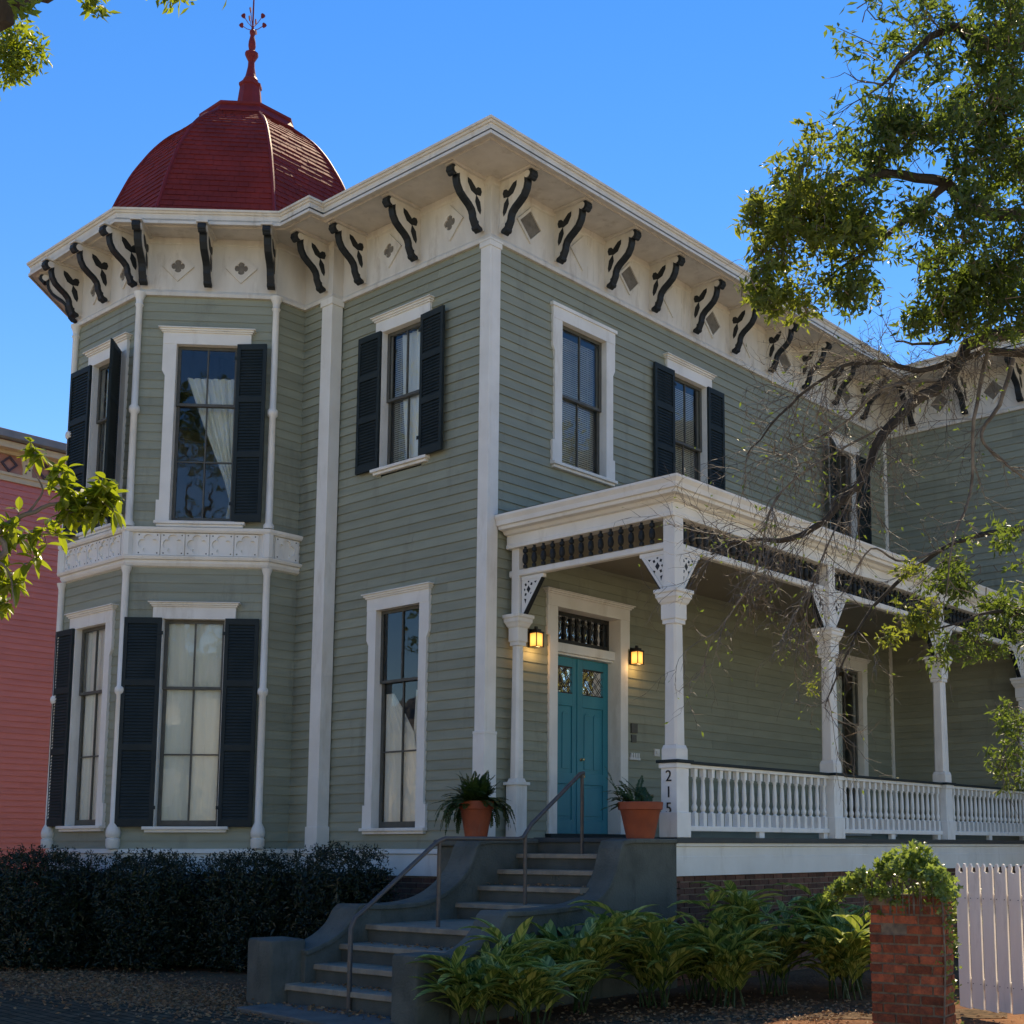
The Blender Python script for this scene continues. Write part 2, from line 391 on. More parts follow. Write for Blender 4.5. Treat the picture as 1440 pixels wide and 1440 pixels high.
# ================================================================== HOUSE
house = empty('house', (0,0,0), 'sage green two-storey clapboard house with red domed bay, teal front door and white side porch', 'house')
PW = [(-8.615,17),(-8.615,-.744),(-7.204,-2.155),(-5.315,-2.155),(-3.904,-.744),(-3.904,-.195),(-3.222,-.195),(-3.222,0),(0,0),(0,11.35),(7,11.35)]
FWEST, FLD, FBAY, FDG, FRT, FST, FJG, FMN, FSD, FWG = [seg(PW[i], PW[i+1]) for i in range(10)]
# shift FMN so s equals x, as measured
FM = Fr((0,0),(1,0),(0,-1))
# window openings per frame: (s0,s1,z0,z1)
W_MU = (-2.20,-1.32,7.08,9.16); W_ML = (-2.20,-1.27,1.87,4.98)
W_S1 = (1.43,2.42,7.06,9.20); W_S2 = (4.08,5.0,7.06,9.21); W_S3 = (9.18,10.0,7.06,9.24); W_SL = (9.05,10.05,1.9,4.95)
W_DU = (.56,1.46,6.40,9.14); W_DL = (.55,1.43,1.90,4.93)
W_BU = (.60,1.46,6.42,9.10); W_BL = (.52,1.40,1.92,4.92)
W_WEST = (17.744-1.9-.744+.744-.0, 0, 0, 0)
W_LU = (.55,1.45,6.42,9.10)
DOOR = (1.37,2.75,1.72,4.97)
ZT = 9.93
def wall(name, fr, s0, s1, z0, z1, holes, label=None):
    mb = MB(); siding(mb, fr, s0, s1, z0, z1, holes)
    o = mb.build(name, 'siding', house)
    return o
# west wall has a window that lets daylight into the bay room (s measured from y=17 downwards)
WW = (15.3, 16.7, 6.7, 9.0)
wall('wall', FWEST, 0, FWEST.L, SZ0, ZT, [WW])
wall('wall', FM, -3.222, 0, SZ0, ZT, [W_MU, W_ML])
wall('wall', FSD, 0, 11.35, SZ0, ZT, [W_S1,W_S2,W_S3,W_SL,DOOR])
wall('wall', FWG, 0, 7, SZ0, ZT, [])
wall('wall', FST, 0, FST.L, SZ0, ZT, [])
mb = MB()
siding(mb, FLD, 0, FLD.L, SZ0, ZT, [W_LU],lip=.007); siding(mb, FBAY, 0, FBAY.L, SZ0, ZT, [W_BU,W_BL],lip=.007); siding(mb, FDG, 0, FDG.L, SZ0, ZT, [W_DU,W_DL],lip=.007); siding(mb, FRT, 0, FRT.L, SZ0, ZT,lip=.007)
mb.build('bay_wall', 'siding', house)
wall('wall', FJG, 0, FJG.L, SZ0, ZT, [])
# far walls (plain, unseen) + interior floors so the rooms are real and dark
mb = MB(); mb.box((-8.6,17,1.5),(7,17.1,11)); mb.box((7,11.35,1.5),(7.1,17.1,11)); mb.build('rear_wall','siding',house)
FLP = [(-8.55,16.9),(-8.55,-.70),(-7.18,-2.08),(-5.34,-2.08),(-3.97,-.72),(-3.97,-.14),(-3.28,-.14),(-3.28,.06),(-.06,.06),(-.06,16.9)]
mb = MB(); mb.prism([(x,y,5.55) for x,y in FLP], (0,0,.3)); mb.prism([(x,y,1.5) for x,y in FLP], (0,0,.2))
mb.box((-8.5,5.5,1.7),(-.1,5.6,10.8)); mb.box((-3.4,.1,1.7),(-3.3,5.5,10.8)); mb.box((-8.5,5.4,1.7),(-3.4,5.5,10.8))
mb.build('interior','interior',house)
# vestibule behind the transom
# ---- frieze, skirt, foundation
mb = MB()
sweep(mb, PW, [(0,9.90),(.055,9.90),(.06,9.95),(.045,9.98),(.03,10.0),(.03,10.825),(0,10.825)])
for (i, poly) in ((0,None),):
    sweep(mb, PW, [(.031,10.72),(.05,10.74),(.05,10.829),(.031,10.829)])
mb.build('frieze','frieze_paint',house)
mb = MB(); sweep(mb, PW[:-1][0:9]+[(0,.30)], [(0,1.585),(.065,1.575),(.07,1.52),(.035,1.505),(.035,1.22),(0,1.22)])
mb.build('skirt_board','trim',house)
mb = MB(); 
for a,b in zip(PW[:-1], PW[1:]):
    f = seg(a,b); mb.fbox(f, 0, f.L, -.1, 1.25, -.25, -.010)
mb.build('foundation','mortar_dark',house)
def bricks(mb, fr, s0, s1, z0, z1, d0, d1, ch=.075, cw=.215, j=.013, miss=None, mi=0, rnd=.004):
    z = z0; r = 0
    while z < z1-.02:
        off = (cw/2 if r % 2 else 0); s = s0-off
        while s < s1-.02:
            a = max(s, s0); b = min(s+cw, s1)
            if b-a > .04 and not (miss and miss(.5*(a+b), z, r)):
                e = R.uniform(-rnd, rnd)
                mb.fbox(fr, a+j/2, b-j/2, z+j/2, min(z+ch, z1)-j/2, d0, d1+e, mi)
            s += cw
        z += ch; r += 1
mb = MB(); bricks(mb, FM, -3.2, .2, 0, 1.22, -.05, .0); mb.build('brickwork','brick_dark',house)

# ---- eaves and roof
EV = [(-9.45,17.8),(-9.45,-.95),(-7.92,-2.68),(-5.15,-2.72),(-3.38,-1.07),(-2.68,-1.07),(-2.68,-.82),(.82,-.82),(.82,10.53),(7.9,10.53),(7.9,17.8)]
mb = MB(); mb.prism([(x,y,10.83) for x,y in EV], (0,0,.05)); mb.build('soffit','frieze_paint',house)
mb = MB(); sweep(mb, EV, [(0,10.80),(.02,10.80),(.02,10.845),(.0,10.85),(.0,10.955),(.02,10.96),(.03,10.985),(.05,10.99),(.055,11.02),(-.1,11.03),(-.1,10.80)], closed=True)
mb.build('cornice','frieze_paint',house)
mb = MB()
def hip(x0,y0,x1,y1,z0,pitch=.28):
    w = min(x1-x0,y1-y0)/2; h = w*pitch
    if x1-x0 > y1-y0: r0=(x0+w,(y0+y1)/2,z0+h); r1=(x1-w,(y0+y1)/2,z0+h)
    else: r0=((x0+x1)/2,y0+w,z0+h); r1=((x0+x1)/2,y1-w,z0+h)
    c=[(x0,y0,z0),(x1,y0,z0),(x1,y1,z0),(x0,y1,z0)]
    if x1-x0 > y1-y0: f=[(0,1,5,4),(1,2,5),(2,3,4,5),(3,0,4)]
    else: f=[(0,1,4),(1,2,5,4),(2,3,5),(3,0,4,5)]
    mb.add(c+[r0,r1], f+[(3,2,1,0)])
hip(-9.3,-.7,.75,17.7,11.0); hip(.0,10.6,7.8,17.7,10.99)
mb.build('roof','roof_grey',house)
# ---- brackets
def bracket_mesh(L=.63):
    mb = MB()
    def pr(pts, w, mi):  # pts (a,z) extruded +-w/2 in y
        mb.prism([(a,-w/2,z) for a,z in pts], (0,w,0), mi)
    k = L/.63
    path = [(.50,-.12),(.50,-.19),(.48,-.27),(.43,-.35),(.35,-.41),(.27,-.46),(.21,-.52),(.185,-.58),(.18,-.63),(.155,-.68),(.13,-.73)]
    body = [(0,0),(.60,0),(.60,-.05),(.55,-.12),(.49,-.13)]+path[1:]+[(.03,-.77),(0,-.77)]
    pr([(a*k,z) for a,z in body], .075, 0)
    mb.box((0,-.085,-.035),(.64*k,.085,0),0)
    # dark ribbon following the S of the front edge
    P = [Vector((a*k,z)) for a,z in path]; up=[]; lo=[]
    for i,p in enumerate(P):
        t = (P[min(i+1,len(P)-1)]-P[max(i-1,0)]).normalized(); n = Vector((-t.y,t.x)); w = .030
        up.append(p+n*w*-.35); lo.append(p+n*w*1.15)
    for i in range(len(P)-1):
        q=[up[i],up[i+1],lo[i+1],lo[i]]
        mb.prism([(p.x,-.052,p.y) for p in q], (0,.104,0), 1)
    def disc(a,z,r,w,mi,n=14): mb.prism([(a*k+r*cos(2*pi*i/n),-w/2,z+r*sin(2*pi*i/n)) for i in range(n)], (0,w,0), mi)
    disc(.60,-.085,.046,.11,1); disc(.545,-.095,.052,.125,0); disc(.59,-.14,.040,.108,1); disc(.615,-.115,.036,.112,1)
    disc(.125,-.755,.038,.11,1); disc(.09,-.70,.038,.12,0); disc(.085,-.775,.034,.108,1); disc(.15,-.70,.03,.106,1)
    # three dark leaves either side
    def leaf(a,z,ang,l,w):
        c,s=cos(ang),sin(ang); pts=[(0,0),(.35*l,w),(.8*l,w*.7),(l,0),(.8*l,-w*.7),(.35*l,-w)]
        pr([((a+x*c-y*s)*k, z+x*s+y*c) for x,y in pts], .088, 1)
    leaf(.215,-.30,radians(128),.25,.045) if False else leaf(.165,-.31,radians(50),.26,.056); leaf(.165,-.30,radians(122),.15,.060); leaf(.17,-.30,radians(-108),.27,.048)
    return mb
BR = bracket_mesh().build('bracket',['frieze_paint','dark_scroll'],house)
br_first=[True]
def bracket(x, y, dx, dy):
    a = atan2(dy,dx); M = Matrix.Translation((x,y,10.828))@Matrix.Rotation(a,4,'Z')
    o = BR if br_first[0] else BR.copy()
    if not br_first[0]: COL.objects.link(o); o.parent = house
    br_first[0] = False
    o.matrix_parent_inverse = Matrix.Identity(4); o.matrix_local = M
def onw(fr, s, d=.03): p = fr.P(s, 0, d); return p.x, p.y
for s in (-2.68,-1.46,-.13): x,y=onw(FM,s); bracket(x,y,0,-1)
for s in (.17,1.30,2.43,3.53,4.64,5.76,6.90,8.03,9.12,10.22): x,y=onw(FSD,s); bracket(x,y,1,0)
for s in (.68,1.80,2.92,4.05,5.2): x,y=onw(FWG,s); bracket(x,y,0,-1)
for s in (.06,.96,1.84): x,y=onw(FBAY,s); bracket(x,y,0,-1)
for s in (.05,1.0,1.94): x,y=onw(FDG,s); bracket(x,y,.7071,-.7071)
for s in (1.94,): x,y=onw(FLD,s); bracket(x,y,-.7071,-.7071)
x,y=onw(FST,.56); bracket(x,y,0,-1)
# ---- frieze ornaments (diamond vents)
def diamond(fr, s, z, h, inner, deep, d=.034):
    mb = MB(); ringplate(mb, fr, s, z, d-.005, d+.022, di_r(h), inner, 48, 0, 1, d+deep)
    mb.build('frieze_vent',['frieze_paint','vent'],house)
for s in (.53,1.47): diamond(FDG, s, 10.37, .235, qf_r(.10), .002)
for s in (.5,1.4): diamond(FBAY, s, 10.37, .235, qf_r(.10), .002)
for i,s in enumerate((.74,1.87,2.98,4.09,5.20,6.33,7.46,8.57,9.67)):
    if i%2==0: diamond(FSD, s, 10.40, .27, di_r(.215), .001)
    else:
        mb=MB(); h=.27; mb.prism([FSD.P(s-h,10.40,.032),FSD.P(s,10.40-h,.032),FSD.P(s+h,10.40,.032),FSD.P(s,10.40+h,.032)], FSD.n*.022)
        for q in range(-3,4): mb.fbox(FSD, s+q*.13-.003, s+q*.13+.003, 10.06,10.70,.031,.034)
        mb.build('frieze_panel','frieze_paint',house)
for s in (-2.10,-.78): 
    diamond(FM, s, 10.40, .27, qf_r(.11), .002)
for s in (1.24,2.36,3.5): diamond(FWG, s, 10.40, .27, di_r(.20), .001)
# ---- corner boards & pilaster
mb = MB()
for (z0,z1) in ((1.58,9.9),):
    mb.box((-.15,-.04,z0),(.04,0,z1)); mb.box((0,0,z0),(.04,.165,z1))
mb.box((-.165,-.055,9.82),(.055,.18,9.9)); mb.box((-.165,-.052,1.58),(.052,.178,3.1)); mb.box((-.168,-.056,3.08),(.056,.181,3.12))
mb.box((-.17,-.06,9.9),(.06,.19,9.93))
mb.build('corner_board','trim',house, bevel=.006)
mb = MB(); mb.box((-3.43,-.235,1.58),(-3.182,-.195,9.9)); mb.box((-3.222,-.195,1.58),(-3.182,-.03,9.9)); mb.box((-3.45,-.255,9.82),(-3.16,-.02,9.93))
mb.box((-3.444,-.249,1.58),(-3.168,-.02,1.9))
mb.build('pilaster','trim',house, bevel=.006)
mb = MB(); mb.box((0.0,11.23,1.8),(.035,11.325,9.9)); mb.build('corner_board','trim',house)
# ---- bay belt
BP = PW[1:6]
mb = MB(); sweep(mb, BP, [(0,5.70),(.05,5.72),(.075,5.76),(.075,5.80),(.11,5.81),(.125,5.845),(.125,5.86),(.055,5.865),(.055,6.215),(.105,6.22),(.125,6.25),(.13,6.29),(.0,6.31)])
def belt(fr, s0, s1, n):
    w = (s1-s0)/n
    for i in range(n):
        c = s0+w*(i+.5)
        ringplate(mb, fr, c, 6.04, .054, .082, sq_r(.165,w/2-.006), qf_r(.145), 56, 0)
        for sx in (-1,1):
            for sz in (-1,1):
                a,z = c+sx*(w/2-.045), 6.04+sz*.135
                mb.prism([fr.P(a-.009,z-.009,.082),fr.P(a+.009,z-.009,.082),fr.P(a+.009,z+.009,.082),fr.P(a-.009,z+.009,.082)], fr.n*.002, 1)
belt(FDG,.11,1.88,5); belt(FBAY,.11,1.78,5); belt(FRT,.08,.5,1); belt(FLD,.11,1.88,5)
mb.build('belt_course',['trim','dark_scroll'],house)
# ---- bay columns
def baycol(x,y):
    mb = MB()
    lo = [(.085,1.585),(.10,1.63),(.10,1.72),(.082,1.735),(.10,1.76),(.105,1.82),(.09,1.88),(.055,1.95),(.052,3.80),(.075,3.83),(.08,3.865),(.075,3.90),(.052,3.93),(.05,5.60),(.07,5.66),(.08,5.70)]
    hi = [(.08,6.31),(.08,6.36),(.055,6.40),(.05,8.03),(.075,8.06),(.08,8.10),(.075,8.14),(.05,8.17),(.048,9.70),(.065,9.74),(.05,9.77),(.06,9.84),(.085,9.89),(.09,9.93)]
    mb.lathe(lo,(x,y,0),16); mb.lathe(hi,(x,y,0),16); mb.lathe([(.085,5.865),(.085,6.215)],(x,y,0),8,rot=pi/8)
    return mb.build('bay_column','trim',house,smooth=True)
c22 = .045
for (x,y),(nx,ny) in zip(PW[1:5],((-.92,-.38),(-.38,-.92),(.38,-.92),(.92,-.38))): baycol(x+nx*c22,y+ny*c22)
# ---- windows
def shutter(win, fr, s0, s1, z0, z1, d, swing=0., hinge='r'):
    "louvred shutter; swing turns it about the hinge edge (radians, out from the wall)"
    mb = MB(); w = s1-s0; t=.04
    h = s0 if hinge=='l' else s1
    ca, sa = cos(swing), sin(swing)
    class S:  # rotated frame
        def P(self,a,z,dd):
            off = (a-h); return fr.P(h+off*ca - (dd-d)*sa*(1 if off>=0 else -1)*0, z, dd + abs(off)*sa)
    g = S(); st=.055
    mb.fbox(g,s0,s0+st,z0,z1,d,d+t); mb.fbox(g,s1-st,s1,z0,z1,d,d+t)
    H=z1-z0
    rails=[z0,z0+H*.36,z0+H*.67,z1-.09]
    for i,r in enumerate(rails): mb.fbox(g,s0+st,s1-st,r,r+(.11 if i==0 else .09),d,d+t)
    for i in range(3):
        a=rails[i]+(.11 if i==0 else .09); b=rails[i+1]; n=int((b-a)/.045)
        for k in range(n):
            z=a+(k+.5)*(b-a)/n
            P=g.P
            mb.hexa([P(s0+st,z-.028,d+.028),P(s1-st,z-.028,d+.028),P(s1-st,z-.026,d+.034),P(s0+st,z-.026,d+.034),P(s0+st,z+.026,d+.006),P(s1-st,z+.026,d+.006),P(s1-st,z+.028,d+.012),P(s0+st,z+.028,d+.012)])
    for zz in (z0+.25,z1-.25): mb.fbox(g,h-.03,h+.03,zz,zz+.05,d+t-.002,d+t+.008)
    return mb.build('shutter','shutter',win)
def curtain(win, fr, pts, name='curtain', d=-.22, amp=.02, mat='cloth'):
    "gathered cloth: pts list of (z, sL, sR) from top to bottom"
    mb = MB(); n=44; vs=[]
    for z,a,b in pts:
        for k in range(n+1):
            t=k/n; vs.append(fr.P(a+(b-a)*t, z, d+amp*sin(t*38+.3*sin(z*3))+amp*.4*sin(t*91)))
    fs=[]
    for i in range(len(pts)-1):
        for k in range(n): fs.append((i*(n+1)+k,i*(n+1)+k+1,(i+1)*(n+1)+k+1,(i+1)*(n+1)+k))
    mb.add(vs,fs)
    return mb.build(name,mat,win,smooth=True)
def blinds(win, fr, s0,s1,z0,z1,d=-.19):
    mb = MB(); z=z0
    while z<z1:
        mb.hexa([fr.P(s0,z,d+.012),fr.P(s1,z,d+.012),fr.P(s1,z+.001,d+.014),fr.P(s0,z+.001,d+.014),fr.P(s0,z+.029,d-.006),fr.P(s1,z+.029,d-.006),fr.P(s1,z+.030,d-.004),fr.P(s0,z+.030,d-.004)]); z+=.032
    for a in (s0+.15,s1-.15): mb.fbox(fr,a-.004,a+.004,z0,z1,d+.016,d+.018)
    return mb.build('blind','blind',win)
def window(fr, op, rows=(1,1), cas=(1,1), shut=(None,None), crown=True, head=.25, side=.155, cwl=None, stuff=(), ears=True):
    s0,s1,z0,z1 = op; c=(s0+s1)/2
    mb = MB()
    e = .045
    for q,(a,b,out) in enumerate(((s0-side,s0,-1),(s1,s1+side,1))):
        if not cas[q]: 
            mb.fbox(fr, a+.05 if out<0 else a, b if out<0 else b-.05, z0, z1, .002, .045); continue
        mb.fbox(fr,a,b,z0,z1,.002,.05)
        if ears:
            x0,x1 = (a-e,a) if out<0 else (b,b+e)
            mb.fbox(fr,x0,x1,z1-.42,z1,.002,.05); mb.fbox(fr,x0,x1,z0,z0+.32,.002,.05)
            mb.hexa([fr.P(x1 if out<0 else x0,z1-.50,.002),fr.P(x1 if out<0 else x0,z1-.499,.002),fr.P(x1 if out<0 else x0,z1-.499,.05),fr.P(x1 if out<0 else x0,z1-.50,.05),fr.P(x0,z1-.42,.002),fr.P(x1,z1-.42,.002),fr.P(x1,z1-.42,.05),fr.P(x0,z1-.42,.05)])
    # reveals
    mb.fbox(fr,s0-.02,s0,z0,z1,-.16,.002); mb.fbox(fr,s1,s1+.02,z0,z1,-.16,.002); mb.fbox(fr,s0-.02,s1+.02,z1,z1+.02,-.16,.002); mb.fbox(fr,s0-.02,s1+.02,z0-.02,z0,-.16,.002)
    # head board and crown
    ea = e if ears else 0.
    a,b = s0-side-ea, s1+side+ea
    mb.fbox(fr,a,b,z1,z1+head-.07,.002,.055)
    if crown:
        for i,(h0,h1,o) in enumerate(((head-.07,head-.045,.02),(head-.045,head-.015,.04),(head-.015,head,.065))):
            mb.fbox(fr,a-o,b+o,z1+h0,z1+h1,.002,.055+o)
    else: mb.fbox(fr,a-.03,b+.03,z1+head-.07,z1+head-.02,.002,.075)
    w = mb.build('window','trim',house,bevel=.004)
    mb = MB(); mb.fbox(fr,a-.01,b+.01,z0-.045,z0,-.10,.10); mb.fbox(fr,a+.02,b-.02,z0-.085,z0-.045,.002,.065); mb.build('sill','trim',w,bevel=.006)
    # sashes: rows=(upper rows, lower rows) panes; meeting rail
    f=.05; n=sum(rows); zm = z0+(z1-z0)*rows[1]/n
    for nm,(a0,a1,dd,nr) in (('upper',(zm-.02,z1,-.085,rows[0])),('lower',(z0,zm+.02,-.125,rows[1]))):
        mb = MB(); D0,D1=dd,dd+.035
        mb.fbox(fr,s0,s0+f,a0,a1,D0,D1); mb.fbox(fr,s1-f,s1,a0,a1,D0,D1); mb.fbox(fr,s0+f,s1-f,a1-(f if nm=='upper' else .04),a1,D0,D1); mb.fbox(fr,s0+f,s1-f,a0,a0+(.04 if nm=='upper' else .09),D0,D1)
        lo=a0+(.04 if nm=='upper' else .09); hi=a1-(f if nm=='upper' else .04)
        mb.fbox(fr,c-.011,c+.011,lo,hi,D0+.004,D1-.002)
        for r in range(1,nr):
            z=lo+(hi-lo)*r/nr; mb.fbox(fr,s0+f,c-.011,z-.011,z+.011,D0+.004,D1-.003); mb.fbox(fr,c+.011,s1-f,z-.011,z+.011,D0+.004,D1-.003)
        mb.build('sash','sash',w)
        for side_,(p,q) in enumerate(((s0+f-.006,c-.0),(c,s1-f+.006))):
            mb = MB(); e1,e2,e3=[R.uniform(-.004,.004) for _ in range(3)]; mb.add([fr.P(p,lo-.005,D0+.015+e1),fr.P(q,lo-.005,D0+.015+e2),fr.P(q,hi+.005,D0+.015+e3),fr.P(p,hi+.005,D0+.015+e1-e2+e3)],[(0,1,2,3)])
            g=mb.build('pane','glass',w)
    for q,sh in enumerate(shut):
        if sh:
            a,b,sw = sh; shutter(w,fr,a,b,z0-.005,z1+.01,.052,sw,'r' if q==0 else 'l')
    return w
w = window(FM, W_MU, (1,1), shut=((-2.71,-2.205,0),(-1.315,-.81,.06)), ears=False)
blinds(w,FM,-2.17,-1.36,7.16,9.1); curtain(w,FM,[(9.12,-2.0,-1.34),(8.0,-1.95,-1.34),(7.12,-1.85,-1.34)],d=-.165,amp=.012)
w = window(FM, W_ML, (1,2))
curtain(w,FM,[(3.78,-2.16,-2.0),(3.55,-2.16,-1.80),(3.2,-2.16,-1.55),(2.2,-2.16,-1.35),(1.9,-2.16,-1.32)],d=-.15,amp=.010); curtain(w,FM,[(3.8,-1.55,-1.29),(3.0,-1.60,-1.29),(2.4,-1.70,-1.29),(1.9,-1.8,-1.29)],d=-.175,amp=.010)
w = window(FSD, W_S1, (1,1), crown=False); blinds(w,FSD,1.46,2.39,7.12,9.1); 
w = window(FSD, W_S2, (1,1), shut=((3.56,4.075,0),(5.005,5.46,.0)), ears=False); blinds(w,FSD,4.1,4.96,7.12,9.1)
w = window(FSD, W_S3, (1,1), shut=((8.66,9.175,.35),(10.005,10.5,.0)), ears=False); curtain(w,FSD,[(9.2,9.2,9.55),(7.1,9.2,9.5)])
w = window(FSD, W_SL, (1,2)); curtain(w,FSD,[(4.9,9.08,10.03),(1.95,9.08,10.03)],d=-.4)
w = window(FDG, W_DU, (1,2), shut=(None,(1.465,1.915,.12)), cas=(1,1))
curtain(w,FDG,[(8.72,.66,1.46),(8.45,.76,1.46),(8.0,.92,1.45),(7.5,1.12,1.45),(7.1,1.28,1.45),(6.8,1.36,1.46),(6.45,1.30,1.47)],d=-.26)
w = window(FDG, W_DL, (1,2), shut=((.005,.535,.0),(1.445,1.93,.0)), ears=False)
curtain(w,FDG,[(4.9,.58,1.41),(3.5,.58,1.41),(1.95,.58,1.41)],d=-.142,amp=.008)
w = window(FBAY, W_BU, (1,2), shut=((-.02,.585,.0),(1.47,1.97,.75)), ears=False); curtain(w,FBAY,[(9.05,.62,1.2),(8,.62,1.0),(6.5,.62,.95)],d=-.2)
w = window(FBAY, W_BL, (1,2), shut=((-.04,.49,.0),None)); curtain(w,FBAY,[(4.9,.54,1.39),(1.95,.54,1.39)],d=-.142,amp=.008)
w = window(FLD, W_LU, (1,2), ears=False)
w = window(FWEST, WW, (1,1), ears=False); blinds(w,FWEST,15.34,16.66,6.75,8.95)
# ---- dome
dome = None
DC = Vector((-6.26,.2,0))
def octa(r, z, k): 
    a = radians(22.5+45*k); return Vector((DC.x+r*cos(a), DC.y+r*sin(a), z))
prof = [(2.50,10.95),(2.42,11.15),(2.29,11.5),(2.10,12.1),(1.86,12.7),(1.55,13.22),(1.28,13.55),(.80,13.93)]
def rad(z):
    for (r0,z0),(r1,z1) in zip(prof,prof[1:]):
        if z<=z1: 
            t=(z-z0)/(z1-z0); return r0+(r1-r0)*t
    return prof[-1][0]
import itertools
mb = MB()
zs=[]; z=10.95
while z<13.9:
    zs.append(z); z += .105 if z<13.3 else .08
zs.append(13.93)
# smooth the profile
def rs(z): return sum(rad(min(13.93,max(10.95,z+e))) for e in (-.12,-.06,0,.06,.12))/5 if z<13.7 else rad(z)
rr = random.Random(5)
for i in range(len(zs)-1):
    z0,z1=zs[i],zs[i+1]
    for k in range(8):
        A0,B0=octa(rs(z0),z0,k),octa(rs(z0),z0,k+1); A1,B1=octa(rs(z1),z1,k),octa(rs(z1),z1,k+1)
        nn=((B0-A0).cross(A1-A0)).normalized()
        W=(B0-A0).length; n=max(2,int(W/.14))
        for q in range(n):
            t0,t1=q/n,(q+1)/n; of=(.5/n if i%2 else 0)
            t0=min(1,max(0,t0-of)); t1=min(1,max(0,t1-of)) if q<n-1 else 1
            if t1-t0<.01: continue
            l=.016+rr.uniform(-.004,.006); g=.004/W
            a0=A0.lerp(B0,t0+g)+nn*l; b0=A0.lerp(B0,t1-g)+nn*l; a1=A1.lerp(B1,t0+g)+nn*.003; b1=A1.lerp(B1,t1-g)+nn*.003
            mb.add([A0.lerp(B0,t0+g),A0.lerp(B0,t1-g),b0,a0,b1,a1],[(0,1,2,3),(3,2,4,5)])
        mb.add([A0,B0,B1,A1],[(0,1,2,3)])
dome = mb.build('dome','dome_shingle',house)
mb = MB()
for k in range(8):
    pts=[octa(rs(z)+.012,z,k) for z in zs]; mb.tube(pts,.032,6)
mb.build('rib','red_trim',dome,smooth=True)
mb = MB(); P8=lambda r: [(DC.x+r*cos(radians(22.5-45*k)),DC.y+r*sin(radians(22.5-45*k))) for k in range(8)]
mb.lathe([(.78,13.86),(.90,13.88),(.90,13.91),(.82,14.03),(.84,14.05),(.84,14.09),(.3,14.22)],(DC.x,DC.y,0),8,rot=pi/8)
mb.build('dome_cap','red_trim',dome)
mb = MB()
mb.lathe([(.30,14.15),(.22,14.45),(.185,14.75),(.18,14.80),(.20,14.82),(.20,14.86),(.16,14.88)],(DC.x,DC.y,0),8,rot=pi/8)
mb.lathe([(.10,14.86),(.13,14.95),(.10,15.0),(.085,15.06),(.06,15.20),(.055,15.30),(.085,15.36),(.115,15.42),(.115,15.46),(.06,15.50),(.05,15.52),(.065,15.60),(.06,15.68),(.035,15.80),(.05,15.84),(.05,15.88),(.025,15.92),(.014,16.0),(.012,17.2),(.002,17.3)],(DC.x,DC.y,0),12)
Fo = Vector((RT.x,RT.y,0))
for a in (0,pi/2,pi,3*pi/2):
    dv = Vector((cos(a+YAW),sin(a+YAW),0))
    for (zz,r) in ((16.0,.20),(16.18,.17)):
        p0=Vector((DC.x,DC.y,15.9 if zz<16.1 else 15.95)); p2=Vector((DC.x,DC.y,zz))+dv*r
        mb.tube([p0,p0.lerp(p2,.5)+Vector((0,0,-.02)),p2],.006,4)
        e1=dv; e2=Vector((0,0,1)); e3=dv.cross(e2)
        pts=[]; 
        for q in range(10): 
            t=2*pi*q/10; pts.append(p2+(e1*cos(t)*.045+e2*sin(t)*.055)*(.85+.15*cos(3*t))+e3*(-.008))
        mb.prism(pts,e3*.016)
mb.build('finial','red_trim',dome,smooth=False)

# ---- PORCH
FLZ = 1.72; PX = 2.785; PY0 = .45; PYS = (.45,4.09,7.62,11.12)
mb = MB(); mb.box((.03,.30,FLZ-.06),(2.93,11.34,FLZ)); mb.build('porch_floor','floor_paint',house)
mb = MB(); mb.box((.0,.50,5.66),(2.70,11.34,5.69)); mb.build('porch_ceiling','ceiling_paint',house)
PP = [(0.05,.33),(2.87,.33),(2.87,11.34)]
mb = MB(); sweep(mb, PP, [(0,FLZ-.06),(.03,FLZ-.065),(.03,FLZ-.10),(.0,FLZ-.11),(0,1.50),(.006,1.495),(.006,1.27),(-.05,1.27)])
mb.build('porch_apron','trim',house)
mb = MB(); FPS = Fr((2.84,.33),(0,1),(1,0)); FPF = Fr((0.05,.36),(1,0),(0,-1))
def miss(s,z,r):
    k=(s%2.4); return .55<k<1.95 and .25<z<1.0 and (int(s/.107)+r)%2==0
bricks(mb,FPS,0,11,0,1.27,-.10,0,miss=miss); bricks(mb,FPF,0,2.79,0,1.27,-.1,0)
mb.build('porch_brickwork','brick_dark',house)
mb = MB(); mb.box((2.70,.5,0),(2.822,11,1.26)); mb.build('porch_foundation','mortar_dark',house)
# entablature
mb = MB()
sweep(mb, PP, [(-.14,5.60),(0,5.60),(.012,5.605),(.012,5.65),(0,5.66),(0,5.78),(.05,5.79),(.08,5.83),(.16,5.84),(.17,5.88),(.20,5.89),(.21,5.95),(.24,6.0),(.24,6.03),(-.14,6.10)])
mb.build('porch_cornice','trim',house)
mb = MB(); mb.add([(0.05,.1,6.04),(3.1,.1,6.04),(3.1,11.34,6.04),(0.05,11.34,6.25),(0.05,.6,6.22)],[(0,1,4),(1,2,3,4)]); mb.build('porch_roof','roof_grey',house)
mb = MB(); sweep(mb, [(0.05,.40),(2.80,.40),(2.80,11.34)], [(-.08,5.22),(.0,5.22),(.015,5.235),(.015,5.30),(0,5.31),(-.08,5.31)],closed=False)
mb.build('frieze_rail','trim',house)
